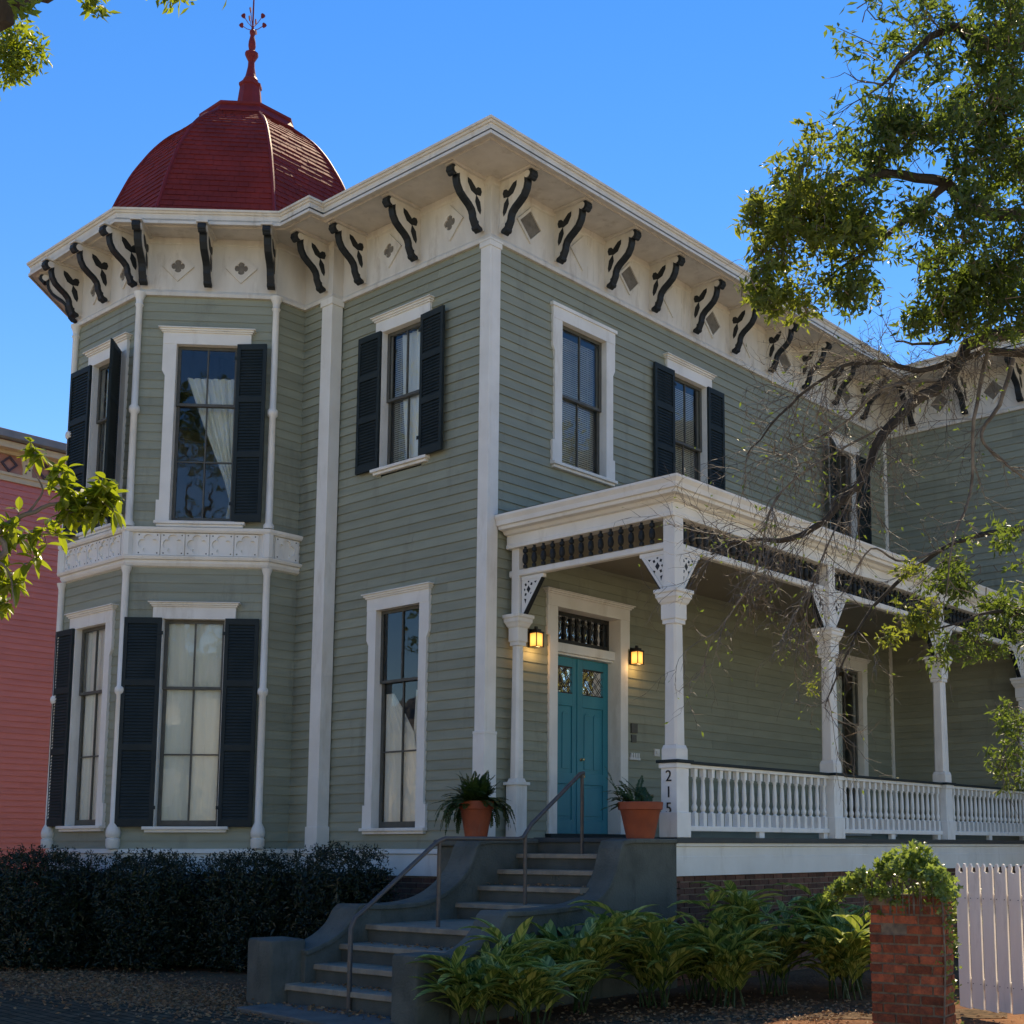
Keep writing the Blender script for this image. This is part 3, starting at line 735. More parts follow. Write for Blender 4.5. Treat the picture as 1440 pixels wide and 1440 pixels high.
# columns
def column(x,y,half=False):
    mb = MB()
    def sqp(prof, rot=pi/4, n=4):
        mb.lathe([(r*sqrt(2),z) for r,z in prof],(x,y,0),n,rot=rot)
    # shaft: octagonal look through chamfers
    def cham(prof, ch=.028):
        vs=[];n=8
        for r,z in prof:
            c=min(ch,r*.5)
            for (a,b) in ((r,-r+c),(r,r-c),(r-c,r),(-r+c,r),(-r,r-c),(-r,-r+c),(-r+c,-r),(r-c,-r)): vs.append((x+a,y+b,z))
        fs=[]
        for i in range(len(prof)-1):
            for k in range(8): fs.append((i*8+k,i*8+(k+1)%8,(i+1)*8+(k+1)%8,(i+1)*8+k))
        fs.append(tuple(range(8))[::-1]); fs.append(tuple((len(prof)-1)*8+k for k in range(8)))
        mb.add(vs,fs)
    b = .100 if not half else .078
    base = 2.638 if not half else 1.73
    sqp([(b+.012,base),(b+.012,base+.13)]) if not half else sqp([(b+.02,1.73),(b+.02,2.42)])
    if half: sqp([(b+.05,2.42),(b+.05,2.46)])
    z0 = base+.13 if not half else 2.46
    sqp([(b+.012,z0),(b-.004,z0+.05)]); cham([(b-.004,z0+.05),(b-.015,4.28)])
    sqp([(b,4.28),(b,4.33),(b+.012,4.34),(b+.012,4.52),(b+.03,4.54),(b+.045,4.58),(b+.06,4.60),(b+.062,4.645),(b+.078,4.66),(b+.078,4.70),(b-.005,4.71)])
    sqp([(b-.012,4.71),(b-.012,5.62)])
    return mb.build('porch_column','trim',house,bevel=.004)
for i,y in enumerate(PYS): column(PX,y)
column(.16,PY0,True)
# scrolled corner brackets of the porch
def pbr(p, d, ):
    "p (x,y) column face, d direction unit"
    mb = MB(); fr = Fr(p, d, (d[1],-d[0])); L=.40; H=.50; zt=5.215
    mb.prism([fr.P(q_,z,-.03) for q_,z in [(0,zt),(L,zt),(L,zt-.05),(0,zt-.05)]], fr.n*.06)
    mb.prism([fr.P(q_,z,-.022) for q_,z in [(0,zt-.05),(L-.03,zt-.05),(.05,zt-H),(0,zt-H)]], fr.n*.044)
    mb.prism([fr.P(q_,z,-.035) for q_,z in [(L-.03,zt-.05),(L-.075,zt-.05),(.045,zt-H+.05),(.05,zt-H)]], fr.n*.07)
    c=(.125,zt-.185)
    def hole_shade(pts): mb.prism([fr.P(c[0]+a_,c[1]+z_,-.0235) for a_,z_ in pts], fr.n*.047, 1)  # dark raised plates put the shade of pierced openings into colour
    hole_shade([(-.036,0),(0,-.05),(.036,0),(0,.05)])
    for sx,sz in ((1,1),(-1,1),(-1,-1),(1,-1)):
        hole_shade([(sx*.03,sz*.055),(sx*.062,sz*.045),(sx*.075,sz*.078),(sx*.045,sz*.088)])
    hole_shade([(-.075,.02),(-.055,0),(-.075,-.02),(-.085,0)]); hole_shade([(.02,.105),(.0,.088),(-.02,.105),(0,.115)]); hole_shade([(.10,.095),(.15,.10),(.125,.07)]); hole_shade([(-.08,-.12),(-.055,-.19),(-.04,-.13)])
    # dark underside strip
    mb.prism([fr.P(a,z,-.036) for a,z in [(L-.028,zt-.052),(L-.04,zt-.075),(.052,zt-H-.03),(.052,zt-H)]], fr.n*.072, 1)
    mb.build('porch_bracket',['trim','dark_scroll'],house)
b=.105
pbr((.16+b-.02,PY0),(1,0)); pbr((PX-b,PY0),(-1,0)); 
for i,y in enumerate(PYS):
    if i<3: pbr((PX,y+b),(0,1))
    if i>0: pbr((PX,y-b),(0,-1))
# spindle frieze
sp = MB(); sp.lathe([(.030,5.31),(.030,5.345),(.014,5.355),(.034,5.385),(.040,5.43),(.030,5.49),(.014,5.505),(.034,5.525),(.034,5.56),(.018,5.575),(.018,5.60)],(0,0,0),10)
def spindles(points, par, name='spindle', proto=None, mat='dark_scroll', mbp=None):
    first=None
    for (x,y) in points:
        if first is None:
            first = mbp.build(name, mat, par, smooth=False); first.location = (x,y,0)
        else:
            c = first.copy(); COL.objects.link(c); c.parent=par; c.location=(x,y,0)
    return first
def panel_part(name, p): 
    o = bpy.data.objects.new(name, None); COL.objects.link(o); o.parent = house; return o
fr0 = bpy.data.objects['frieze_rail']
pts=[]
x=.36
while x<PX-.2: pts.append((x,.37)); x+=.166
for a,b2 in zip(PYS,PYS[1:]):
    n=22; pts+= [(2.76+.01,a+.17+(b2-a-.34)*(k+.5)/n) for k in range(n)]
spindles(pts, fr0, mbp=sp)
# balustrade
ZR0,ZR1=1.86,2.56
bal = MB()
bal.box((-.034,-.034,1.86),(.034,.034,2.02)); bal.lathe([(.034,2.02),(.020,2.035),(.033,2.06),(.038,2.09),(.022,2.13),(.026,2.16),(.031,2.20),(.026,2.34),(.019,2.42),(.026,2.435),(.026,2.45),(.018,2.46)],(0,0,0),10); bal.box((-.030,-.030,2.455),(.030,.030,2.56))
protob=None
for a,b2 in zip(PYS,PYS[1:]):
    y0,y1=a+.12,b2-.12
    mb=MB(); mb.box((PX-.045,y0,1.80),(PX+.045,y1,1.862)); mb.box((PX-.05,y0,2.555),(PX+.05,y1,2.60))
    for k in (1,): mb.box((PX-.03,(y0+y1)/2-.06,1.722),(PX+.03,(y0+y1)/2+.06,1.80))
    for yy in (y0+.05,y1-.15): mb.box((PX-.03,yy,1.722),(PX+.03,yy+.1,1.80))
    ra=mb.build('balustrade','white_rail',house,bevel=.005)
    mb=MB(); mb.box((PX-.085,y0,2.60),(PX+.085,y1,2.635)); mb.build('handrail','shutter',ra,bevel=.006)
    n=19
    for k in range(n):
        y=y0+(y1-y0)*(k+.5)/n
        if protob is None: protob=bal.build('baluster','white_rail',ra,smooth=True); c=protob
        else: c=protob.copy(); COL.objects.link(c); c.parent=ra
        c.location=(PX,y,0)
for i,y in enumerate(PYS):
    mb=MB(); w=.118; mb.box((PX-w,y-w,FLZ+.002),(PX+w,y+w,2.60)); mb.box((PX-w-.02,y-w-.02,2.54),(PX+w+.02,y+w+.02,2.60)); mb.box((PX-w-.018,y-w-.018,FLZ+.002),(PX+w+.018,y+w+.018,FLZ+.30))
    p=mb.build('post','white_rail',house,bevel=.006)
    mb=MB(); mb.box((PX-w-.045,y-w-.045,2.602),(PX+w+.05,y+w+.05,2.638)); mb.build('post_cap','shutter',p,bevel=.006)
    if i==0:
        for ch,z in (('2',2.44),('1',2.25),('5',2.06)):
            M=Matrix.Translation((PX+.0,y-w-.006,z))@Matrix.Rotation(pi/2,4,'X')
            t=text_mesh(ch,.19,.004,'house_number','number_black',p,M)
# ---- door
dr = MB(); s0,s1,z0,z1=DOOR; fr=FSD; rec=-.22
mbd=MB()
mbd.fbox(fr,s0-.17,s0,z0,z1,.002,.05); mbd.fbox(fr,s1,s1+.17,z0,z1,.002,.05)
mbd.fbox(fr,s0-.215,s0-.17,z1-.42,z1,.002,.05); mbd.fbox(fr,s1+.17,s1+.215,z1-.42,z1,.002,.05)
mbd.fbox(fr,s0-.215,s1+.215,z1,z1+.17,.002,.055)
for h0,h1,o in ((.17,.195,.02),(.195,.22,.04),(.22,.235,.065)): mbd.fbox(fr,s0-.215-o,s1+.215+o,z1+h0,z1+h1,.002,.055+o)
mbd.fbox(fr,s0-.02,s0,z0,z1,rec-.05,.002); mbd.fbox(fr,s1,s1+.02,z0,z1,rec-.05,.002); mbd.fbox(fr,s0-.02,s1+.02,z1,z1+.02,rec-.05,.002)
mbd.fbox(fr,s0,s1,4.36,4.49,rec-.05,rec+.16); mbd.fbox(fr,s0,s1,4.33,4.36,rec-.05,rec+.12)
door=mbd.build('door_frame','trim',house,bevel=.004)
mb=MB(); mb.fbox(fr,s0-.2,s1+.2,FLZ+.002,FLZ+.07,rec-.06,.12); mb.build('threshold','shutter',door)
mid=(s0+s1)/2
for q,(a,b2) in enumerate(((s0+.004,mid-.003),(mid+.003,s1-.004))):
    mb=MB(); zb,zt=FLZ+.075,4.325; st=.11; D0,D1=rec-.02,rec+.025
    mb.fbox(fr,a,a+st,zb,zt,D0,D1); mb.fbox(fr,b2-st,b2,zb,zt,D0,D1)
    for r0,r1 in ((zb,zb+.2),(2.50,2.66),(3.62,3.80),(4.19,zt)): mb.fbox(fr,a+st,b2-st,r0,r1,D0,D1)
    # recessed panels
    mb.fbox(fr,a+st,b2-st,zb+.2,2.50,D0,D1-.02); mb.fbox(fr,a+st,b2-st,2.66,3.62,D0,D1-.02)
    c=(a+b2)/2
    mb.fbox(fr,a+st+.05,b2-st-.05,zb+.25,2.45,D1-.02,D1-.008); mb.fbox(fr,a+st+.05,c-.03,2.72,3.50,D1-.02,D1-.008); mb.fbox(fr,c+.03,b2-st-.05,2.72,3.50,D1-.02,D1-.008)
    for cc,w in ((.5*(a+st+.05+c-.03),.5*(c-.03-a-st-.05)),(.5*(c+.03+b2-st-.05),.5*(b2-st-.05-c-.03))):
        mb.prism([fr.P(cc+w*cos(pi*k/10),3.50+w*.6*sin(pi*k/10),D1-.0205) for k in range(11)], fr.n*.012)
    # astragal
    if q==1: mb.fbox(fr,mid-.02,mid+.02,zb,zt,D1,D1+.015)
    leaf=mb.build('door_leaf','teal',door,bevel=.004)
    mb=MB(); mb.fbox(fr,a+st,b2-st,3.80,4.19,D0+.01,D0+.016); mb.build('door_glass','dark_glass',leaf)
    mb=MB(); W=b2-st-(a+st); 
    for k in range(-3,5):
        for sg in (1,-1):
            p0=Vector((a+st+k*W/3, 3.80)); dirv=Vector((sg*.39,.39))
            pts2=[]
            for t in range(0,21):
                pq=p0+dirv*(t/20); 
                if a+st<=pq.x<=b2-st: pts2.append(fr.P(pq.x,pq.y,D1-.01))
            if len(pts2)>2: mb.tube([pts2[0],pts2[-1]],.0045,4)
    mb.fbox(fr,a+st,b2-st,3.80,3.815,D1-.015,D1-.002); mb.fbox(fr,a+st,b2-st,4.175,4.19,D1-.015,D1-.002)
    mb.build('lead_lattice','black_metal',leaf)
mb=MB()
for z,r in ((2.62,.035),(2.86,.026)):
    Mx=Matrix.Rotation(pi/2,3,'Y')
    mb.lathe([(r*.9,0),(r,.008),(r*.4,.015),(r*.4,.03),(r*.9,.045),(r*.75,.065),(.002,.07)],fr.P(mid+.075,z,rec+.025),12,M=Mx)
mb.build('knob','brass',door,smooth=True)
mb=MB(); mb.fbox(fr,s0,s1,4.49,z1,rec-.01,rec); 
mb.build('transom_glass','dark_glass',door)
mb=MB(); mb.fbox(fr,s0,s1,4.49,4.57,rec+.002,rec+.04); mb.fbox(fr,s0,s1,z1-.06,z1,rec+.002,rec+.04); mb.fbox(fr,s0,s0+.05,4.57,z1-.06,rec+.002,rec+.04); mb.fbox(fr,s1-.05,s1,4.57,z1-.06,rec+.002,rec+.04)
for k in range(9):
    p=fr.P(s0+.05+(s1-s0-.1)*(k+.5)/9,0,rec+.02)
    mb.lathe([(.012,4.57),(.026,4.61),(.014,4.66),(.026,4.72),(.026,4.78),(.012,4.82),(.024,4.86),(.012,z1-.06)],(p.x,p.y,0),8)
mb.build('transom_grille','black_metal',door)
# ---- wall lamps, plates
for s,z in ((.86,4.42),(3.06,4.42)):
    p=fr.P(s,z,.022)
    mb=MB(); mb.fbox(fr,s-.06,s+.06,z-.10,z+.16,.012,.035); mb.fbox(fr,s-.075,s+.075,z+.095,z+.115,.03,.19); mb.fbox(fr,s-.045,s+.045,z+.115,z+.15,.05,.16); mb.fbox(fr,s-.02,s+.02,z+.15,z+.19,.09,.12); mb.fbox(fr,s-.075,s+.075,z-.10,z-.09,.03,.19)
    for a in (-.07,.07):
        for d in (.04,.18): mb.fbox(fr,s+a-.005,s+a+.005,z-.09,z+.095,d-.005,d+.005)
    la=mb.build('wall_lamp','black_metal',house)
    ctr=fr.P(s,z,.11)
    mb=MB(); mb.fbox(fr,s-.058,s+.058,z-.088,z+.09,.05,.17)
    g=mb.build('lamp_glass','lamp_glow',la,loc=ctr)
    ld=bpy.data.lights.new('lamp_bulb','POINT'); ld.energy=1.6; ld.color=(1,.62,.28); ld.shadow_soft_size=.05
    lo=bpy.data.objects.new('lamp_bulb',ld); COL.objects.link(lo); q=fr.P(s,z-.14,.16); lo.location=q; lo.parent=la; lo.matrix_parent_inverse=Matrix.Translation(-wloc(la))
mb=MB(); mb.fbox(fr,3.02,3.16,3.30,3.44,.012,.04); mb.build('intercom','sash',house)
mb=MB(); mb.fbox(fr,3.03,3.14,3.16,3.27,.012,.035); mb.build('intercom','sash',house)
mb=MB()
for k in range(4): mb.fbox(fr,3.0+k*.055,3.03+k*.055,2.90,3.0,.02,.05)
mb.fbox(fr,2.98,3.22,2.895,2.93,.014,.045)
mb.build('mail_slot','plastic_white',house)
mb=MB(); mb.fbox(fr,3.58,3.70,2.98,3.09,.012,.04); mb.fbox(fr,3.61,3.67,3.01,3.06,.04,.055); mb.build('doorbell','plastic_white',house)
# hanging dark wind chime pole at the far end of the porch
wc=empty('wind_chime',(1.6,10.3,5.42),'thin dark hanging chime under the porch ceiling near its far end','wind chime')
mb=MB(); mb.tube([(1.6,10.3,5.42),(1.6,10.3,4.9)],.006,5); mb.build('cord','black_metal',wc)
mb=MB(); mb.tube([(1.6,10.3,4.9),(1.6,10.3,3.75)],.022,8); mb.build('pipe','black_metal',wc)

# ================================================================== STEPS
steps=empty('entrance_steps',(1.9,-3.0,0),'grey stucco entrance steps with curved cheek walls climbing to the teal door','steps')
TY=[(-4.25,.05),(-3.72,.235),(-3.42,.42),(-3.10,.605),(-2.75,.79),(-1.45,.975),(-1.10,1.16),(-.78,1.345),(-.45,1.53),(-.10,1.72)]
def xl(y): return 1.04
def xr(y): 
    if y>-1.3: return 2.62
    if y<-2.9: return 2.93
    return 2.62+(.31)*(-1.3-y)/1.6
for i,(y,z) in enumerate(TY):
    yb = TY[i+1][0] if i<len(TY)-1 else .32
    a,b2=xl(y),xr(y)
    if i==0:
        mb=MB(); mb.hexa([(.9,-4.22,-.02),(2.95,-4.42,-.02),(2.95,-3.7,-.02),(.9,-3.7,-.02),(.9,-4.22,.05),(2.95,-4.42,.05),(2.95,-3.7,.05),(.9,-3.7,.05)]); mb.build('step_slab','concrete',steps,bevel=.01); continue
    mb=MB(); 
    mb.box((a-.05,y+.035,TY[i-1][1]-.02 if i>1 else .04),(b2+.05,yb+.04,z-.05)); mb.build('riser','riser',steps)
    mb=MB(); n=14; vs=[]
    for k in range(n+1):
        x=a-.04+(b2-a+.08)*k/n; e=R.uniform(-.006,.006)
        vs+= [(x,y+e,z-.055),(x,yb+.045,z-.055),(x,yb+.045,z),(x,y+e+.006,z)]
    fs=[]
    for k in range(n):
        o=4*k
        for q in range(4): fs.append((o+q,o+(q+1)%4,o+4+(q+1)%4,o+4+q))
    fs+=[(0,1,2,3),(4*n+3,4*n+2,4*n+1,4*n)]
    mb.add(vs,fs); mb.build('tread','tread' if i<len(TY)-1 else 'floor_paint',steps,bevel=.008)
M=Matrix.Translation((1.95,-.78+.03,1.255))@Matrix.Rotation(pi/2,4,'X'); text_mesh('215',.10,.003,'step_number','stucco',steps,M)
def cheek(xa, xb, prof):
    "wall with a curved top; prof = list of (y,z) from front to back; xa/xb functions of y"
    mb=MB(); n=len(prof); vs=[]
    for y,z in prof: vs+= [(xa(y),y,-.05),(xb(y),y,-.05),(xb(y),y,z-.045),(xa(y),y,z-.045)]
    fs=[]
    for k in range(n-1):
        for q in range(4): fs.append((4*k+q,4*k+(q+1)%4,4*k+4+(q+1)%4,4*k+4+q))
    fs+=[(0,3,2,1),(4*n-4,4*n-3,4*n-2,4*n-1)]
    mb.add(vs,fs)
    w=mb.build('cheek_wall','stucco',steps)
    mb=MB(); vs=[]
    # cap overhangs a little, normal offset
    for i,(y,z) in enumerate(prof):
        a=Vector(prof[max(i-1,0)]); b=Vector(prof[min(i+1,n-1)]); t=(b-a).normalized(); nn=Vector((-t.y,t.x))*.055
        o=.03
        vs+= [(xa(y)-o,y,z-.05),(xb(y)+o,y,z-.05),(xb(y)+o,y+nn.x,z-.05+nn.y+.0),(xa(y)-o,y+nn.x,z-.05+nn.y)]
    fs=[]
    for k in range(n-1):
        for q in range(4): fs.append((4*k+q,4*k+(q+1)%4,4*k+4+(q+1)%4,4*k+4+q))
    fs+=[(0,3,2,1),(4*n-4,4*n-3,4*n-2,4*n-1)]
    mb.add(vs,fs); mb.build('coping','stucco',w,bevel=.012,smooth=False)
def curve(pts,k=6):
    out=[]
    for i in range(len(pts)-1):
        p0=pts[max(i-1,0)];p1=pts[i];p2=pts[i+1];p3=pts[min(i+2,len(pts)-1)]
        for j in range(k):
            t=j/k
            out.append(tuple(.5*((2*p1[c])+(-p0[c]+p2[c])*t+(2*p0[c]-5*p1[c]+4*p2[c]-p3[c])*t*t+(-p0[c]+3*p1[c]-3*p2[c]+p3[c])*t**3) for c in (0,1)))
    out.append(pts[-1]); return out
up=[(-2.82,1.0),(-2.45,.985),(-2.0,1.0),(-1.68,1.07),(-1.40,1.22),(-1.20,1.42),(-1.08,1.68)]
cheek(lambda y:.70,lambda y:1.045,[(-3.52,.56)]+curve([(-3.50,.56),(-3.20,.66),(-2.98,.80),(-2.86,.97)],5)[1:]+curve(up,5)+[(-.9,1.70),(.32,1.70)])
cheek(lambda y:xr(y)-.0,lambda y:(2.90 if y>-1.3 else (3.24 if y<-2.9 else 2.90+.34*(-1.3-y)/1.6)),[(-3.52,.56)]+curve([(-3.50,.56),(-3.20,.66),(-2.98,.80),(-2.86,.97)],5)[1:]+curve([(-2.82,1.0),(-2.45,.985),(-1.7,.99),(-1.25,1.02),(-.98,1.12),(-.78,1.35),(-.66,1.68)],5)+[(-.5,1.70),(.32,1.70)])
mb=MB(); mb.box((.25,-1.0,-.05),(.70,.33,1.62)); mb.box((.2,-1.05,1.62),(.70,.33,1.70)); mb.build('pot_plinth','stucco',steps,bevel=.02)
def bollard(x,y,w,d,h,rot):
    mb=MB(); n=24; prof=[]
    c=cos(rot);s=sin(rot)
    def ring(z,k):
        out=[]
        for i in range(n):
            t=2*pi*i/n; a=abs(cos(t))**.16*(1 if cos(t)>0 else -1)*w/2*k; b=abs(sin(t))**.16*(1 if sin(t)>0 else -1)*d/2*k
            out.append((x+a*c-b*s,y+a*s+b*c,z))
        return out
    lv=[(-.05,1),(.35,1),(h-.04,1),(h-.01,.97),(h,.9)]; vs=[]
    for z,k in lv: vs+=ring(z,k)
    fs=[]
    for i in range(len(lv)-1):
        for k in range(n): fs.append((i*n+k,i*n+(k+1)%n,(i+1)*n+(k+1)%n,(i+1)*n+k))
    fs.append(tuple((len(lv)-1)*n+k for k in range(n)))
    mb.add(vs,fs); return mb.build('newel_block','stucco',steps,smooth=True)
bollard(.66,-3.60,.60,.40,.67,-.2); bollard(3.06,-3.74,.36,.42,.65,0)
# handrail
mb=MB()
RX=2.0
mb.tube([(RX,-3.71,.05),(RX,-3.71,.83),(RX,-3.66,.93),(RX,-3.58,.98),(RX,-2.62,1.66),(RX,-2.50,1.70),(RX,-1.40,1.70),(RX,-1.32,1.72),(RX,-1.26,1.79),(RX,-1.20,1.86),(RX,-.36,2.47),(RX,-.30,2.48)],.024,10)
for y,z0,z1 in ((-2.58,.79,1.66),(-1.29,.975,1.74),(-.33,1.53,2.46)): mb.tube([(RX,y,z0),(RX,y,z1)],.021,8)
mb.build('handrail','rail_metal',steps,smooth=True)

# ================================================================== POTS
def frond(mb, base, az, L, lift, droop, w, n=22, leafl=.055):
    p=Vector(base); d=Vector((cos(az)*cos(lift),sin(az)*cos(lift),sin(lift))); st=L/n; path=[p.copy()]
    for i in range(n):
        p=p+d*st; path.append(p.copy()); d=(d+Vector((0,0,-droop*st))).normalized()
    mb.tube(path,[.004*(1-i/(n+1))+.001 for i in range(n+1)],3)
    for i in range(2,n):
        t=(path[i+1]-path[i-1]).normalized(); s=t.cross(Vector((0,0,1)))
        if s.length<1e-3: continue
        s.normalize(); u=s.cross(t); k=sin(pi*(i/n)**.8)**.6
        for sg in (1,-1):
            q=path[i]; l=leafl*k*R.uniform(.8,1.15); dd=(s*sg+t*.35+u*R.uniform(-.3,.2)).normalized()
            a=q+dd*l; m=q+dd*l*.45
            mb.add([q,m+t*w,a,m-t*w],[(0,1,2,3)])
def pot(x,y,z,r,h,label,kind):
    e=empty('potted_fern',(x,y,z),label,'potted plant','ferns in terracotta pots beside the front door')
    mb=MB(); mb.lathe([(r*.62,0),(r*.90,h*.76),(r*.93,h*.78),(r*1.0,h*.79),(r*1.03,h*.98),(r*1.0,h),(r*.93,h),(r*.90,h*.9),(.01,h*.9)],(x,y,z),32)
    mb.build('pot','terracotta',e,smooth=True)
    mb=MB(); mb.lathe([(r*.9,h*.90),(.01,h*.93)],(x,y,z),16); mb.build('potting_soil','soil',e)
    mb=MB()
    if kind==0:
        for k in range(110): frond(mb,(x+R.uniform(-.08,.08),y+R.uniform(-.08,.08),z+h*.92),R.uniform(0,2*pi),R.uniform(.28,.50),R.uniform(.15,1.5),R.uniform(1.2,3.4),.018,leafl=.06)
        for k in range(34):
            az=R.uniform(radians(8),radians(262)); frond(mb,(x+cos(az)*r*.8,y+sin(az)*r*.8,z+h*.95),az,R.uniform(.34,.56),R.uniform(.1,.6),R.uniform(5,8),.016,leafl=.045)
    else:
        for k in range(34):
            az=R.uniform(radians(110),radians(245)); frond(mb,(x+R.uniform(-.12,.06),y+R.uniform(-.12,.12),z+h*.92),az,R.uniform(.25,.5),R.uniform(.15,1.2),R.uniform(1.5,4),.016)
        frond(mb,(x-.2,y-.1,z+h*.92),pi+.5,.5,1.25,1.0,.012,leafl=.05)
        frond(mb,(x-.1,y-.1,z+h*.92),pi+.9,.42,1.0,1.0,.012,leafl=.05)
    mb.build('fern','fern_leaf',e)
    return e
pot(.66,-.76,1.705,.212,.46,'full trailing fern in slim terracotta pot left of the steps',0)
pot(2.745,-.16,1.705,.258,.42,'sparse upright fern in wide terracotta pot beside the numbered porch post',1)

# ================================================================== vegetation helpers
def leafq(mb, p, d, l, w, fold=.25, rnd=R):
    d=d.normalized(); s=d.cross(Vector((rnd.uniform(-1,1),rnd.uniform(-1,1),rnd.uniform(-.2,1))))
    if s.length<1e-3: s=d.orthogonal()
    s.normalize(); u=s.cross(d)
    v=mb.v; o=len(v)
    m=p+d*(l*.45)
    v.append(tuple(p)); v.append(tuple(m+s*w+u*w*fold)); v.append(tuple(p+d*l-u*l*.06)); v.append(tuple(m-s*w+u*w*fold))
    mb.f.append([o,o+1,o+2]); mb.f.append([o,o+2,o+3]); mb.m += [0,0]
def rv(rnd=R):
    while True:
        v=Vector((rnd.uniform(-1,1),rnd.uniform(-1,1),rnd.uniform(-1,1)))
        if .05<v.length<1: return v.normalized()
def cluster(mb, c, n, l, spread, rnd=R, droop=.25):
    ax=rv(rnd)
    for i in range(n):
        d=(rv(rnd)+ax*.5+Vector((0,0,-droop))).normalized()
        leafq(mb, c+rv(rnd)*spread*rnd.random()*.9, d, l*rnd.uniform(.6,1.35), l*rnd.uniform(.14,.22), rnd=rnd)
from mathutils import noise as mnoise
def blob(mb, tw, c, rad, n, l, rnd=R, nleaf=7, anchor=None, gap=0):
    "clumps spread unevenly through an ellipsoid (rad = 3 radii along camera right / depth / up)"
    c=Vector(c); ax=(Vector((RT.x,RT.y,0)),Vector((FW.x,FW.y,0)).normalized(),Vector((0,0,1)))
    sub=[(rv(rnd)*rnd.random()**.4, rnd.uniform(.22,.62)) for _ in range(max(7,n//38))]
    for i in range(n):
        q,rr_=sub[rnd.randrange(len(sub))]; p=q+rv(rnd)*rr_*rnd.random()**.5 if rnd.random()<.6 else rv(rnd)*rnd.random()**.45*1.12
        pos=c+ax[0]*p.x*rad[0]+ax[1]*p.y*rad[1]+ax[2]*p.z*rad[2]
        if gap and mnoise.noise(pos*1.9+Vector((3,1,7)))<gap*(1 if rnd.random()<.9 else -9): continue
        cluster(mb,pos,nleaf,l*(.75+.6*rnd.random()) if gap else l,l*1.3,rnd)
        if tw is not None and i%3==0:
            t=(anchor or c).lerp(pos,.7)+rv(rnd)*.08
            tw.tube([t,t.lerp(pos,.5)+rv(rnd)*.04,pos],[.005,.004,.002],3)
def twig(mb, p, d, L, r, lev, rnd=R, grav=-.15, tips=None):
    n=5; st=L/n; path=[p.copy()]; q=p.copy(); dirs=[]
    for i in range(n):
        d=(d+rv(rnd)*.28+Vector((0,0,grav*.3))).normalized(); q=q+d*st; path.append(q.copy()); dirs.append(d.copy())
    mb.tube(path,[r*(1-.75*i/n) for i in range(n+1)],4 if r>.006 else 3)
    if tips is not None and lev==0: tips.append((path[-1],d))
    if lev>0:
        for i in range(1,n+1):
            if rnd.random()<.85:
                nd=(dirs[i-1]+rv(rnd)*.95).normalized()
                twig(mb,path[i],nd,L*rnd.uniform(.35,.6),r*.5*(1-.5*i/n)+.0012,lev-1,rnd,grav,tips)

# ---- right hand tree (trunk stands just outside the frame)
rt=random.Random(3)
tree=empty('oak_tree',(11.3,-.6,0),'leafy oak at the right edge reaching dark branches and glossy leaves across the porch','tree')
mb=MB(); tw=MB(); lf=MB()
base=Vector((11.3,-.6,0))
fork=Vector((11.0,-.9,4.0)); top=Vector((10.9,-1.4,7.4))
mb.tube([base,(11.25,-.65,1.2),(11.15,-.8,2.6),fork,(10.85,-1.1,5.6),top],[.30,.25,.22,.20,.16,.11],12)
TIPS=[]
def limb(pts, r0, r1, twn=0, lev=2, L=.8, tips=None, grav=-.15):
    tips=TIPS
    P=[Vector(p) for p in pts]
    # smooth
    Q=[]
    for i in range(len(P)-1):
        a=P[max(i-1,0)];b=P[i];c=P[i+1];d=P[min(i+2,len(P)-1)]
        for j in range(5):
            t=j/5; Q.append(.5*((2*b)+(c-a)*t+(2*a-5*b+4*c-d)*t*t+(3*b-a-3*c+d)*t**3)+rv(rt)*r0*.3)
    Q.append(P[-1]); n=len(Q)
    tw_=mb if r0>.02 else tw
    tw_.tube(Q,[r0+(r1-r0)*i/(n-1) for i in range(n)],7)
    for k in range(twn):
        i=rt.randrange(max(1,n//6),n); d=(Q[i]-Q[i-1]).normalized()
        twig(tw,Q[i],(d+rv(rt)*.9).normalized(),L*rt.uniform(.5,1.1),max(.004,r1*.7),lev,rt,grav,tips)
S=sight
limb([(10.9,-1.1,5.3),S(1440,465,9.4),S(1330,535,9.1),S(1250,600,8.9),S(1205,680,8.8),S(1130,755,8.7),S(1055,758,8.7),S(1000,780,8.6)],.060,.005,56,2,.65)
limb([(10.95,-1.0,4.8),S(1445,498,9.6),S(1370,500,9.3),S(1290,520,9.0),S(1200,510,8.7),S(1110,570,8.6),S(1050,640,8.5)],.036,.004,58,2,.60)
limb([S(1330,535,9.1),S(1245,545,8.9),S(1180,600,8.9),S(1100,640,8.8)],.017,.003,24,2,.5)
limb([S(1390,490,9.3),S(1370,590,9.2),S(1365,690,9.2),S(1340,760,9.1),S(1330,840,9.1)],.017,.004,9,2,.55)
limb([S(1425,505,9.4),S(1405,570,9.3),S(1380,610,9.3),S(1400,640,9.3),S(1450,680,9.3)],.018,.008,6,2,.5)
limb([S(1460,740,9.8),S(1340,765,9.6),S(1240,840,9.5),S(1200,900,9.4),S(1160,995,9.3)],.024,.004,13,2,.5)
limb([S(1330,770,9.6),S(1270,790,9.4),S(1225,772,9.3),S(1190,830,9.3)],.012,.004,6,1,.35)
limb([S(1240,600,8.9),S(1100,690,8.7),S(1060,810,8.7),S(1000,900,8.6)],.009,.003,26,2,.45,grav=-.5)
limb([S(1205,680,8.8),S(1150,800,8.7),S(1130,880,8.7)],.008,.003,20,2,.45,grav=-.5)
limb([(10.9,-1.3,6.6),S(1440,300,9.2),S(1330,260,8.9),S(1220,250,8.7),S(1120,310,8.6),S(1060,370,8.5)],.06,.005,14,1,.5)
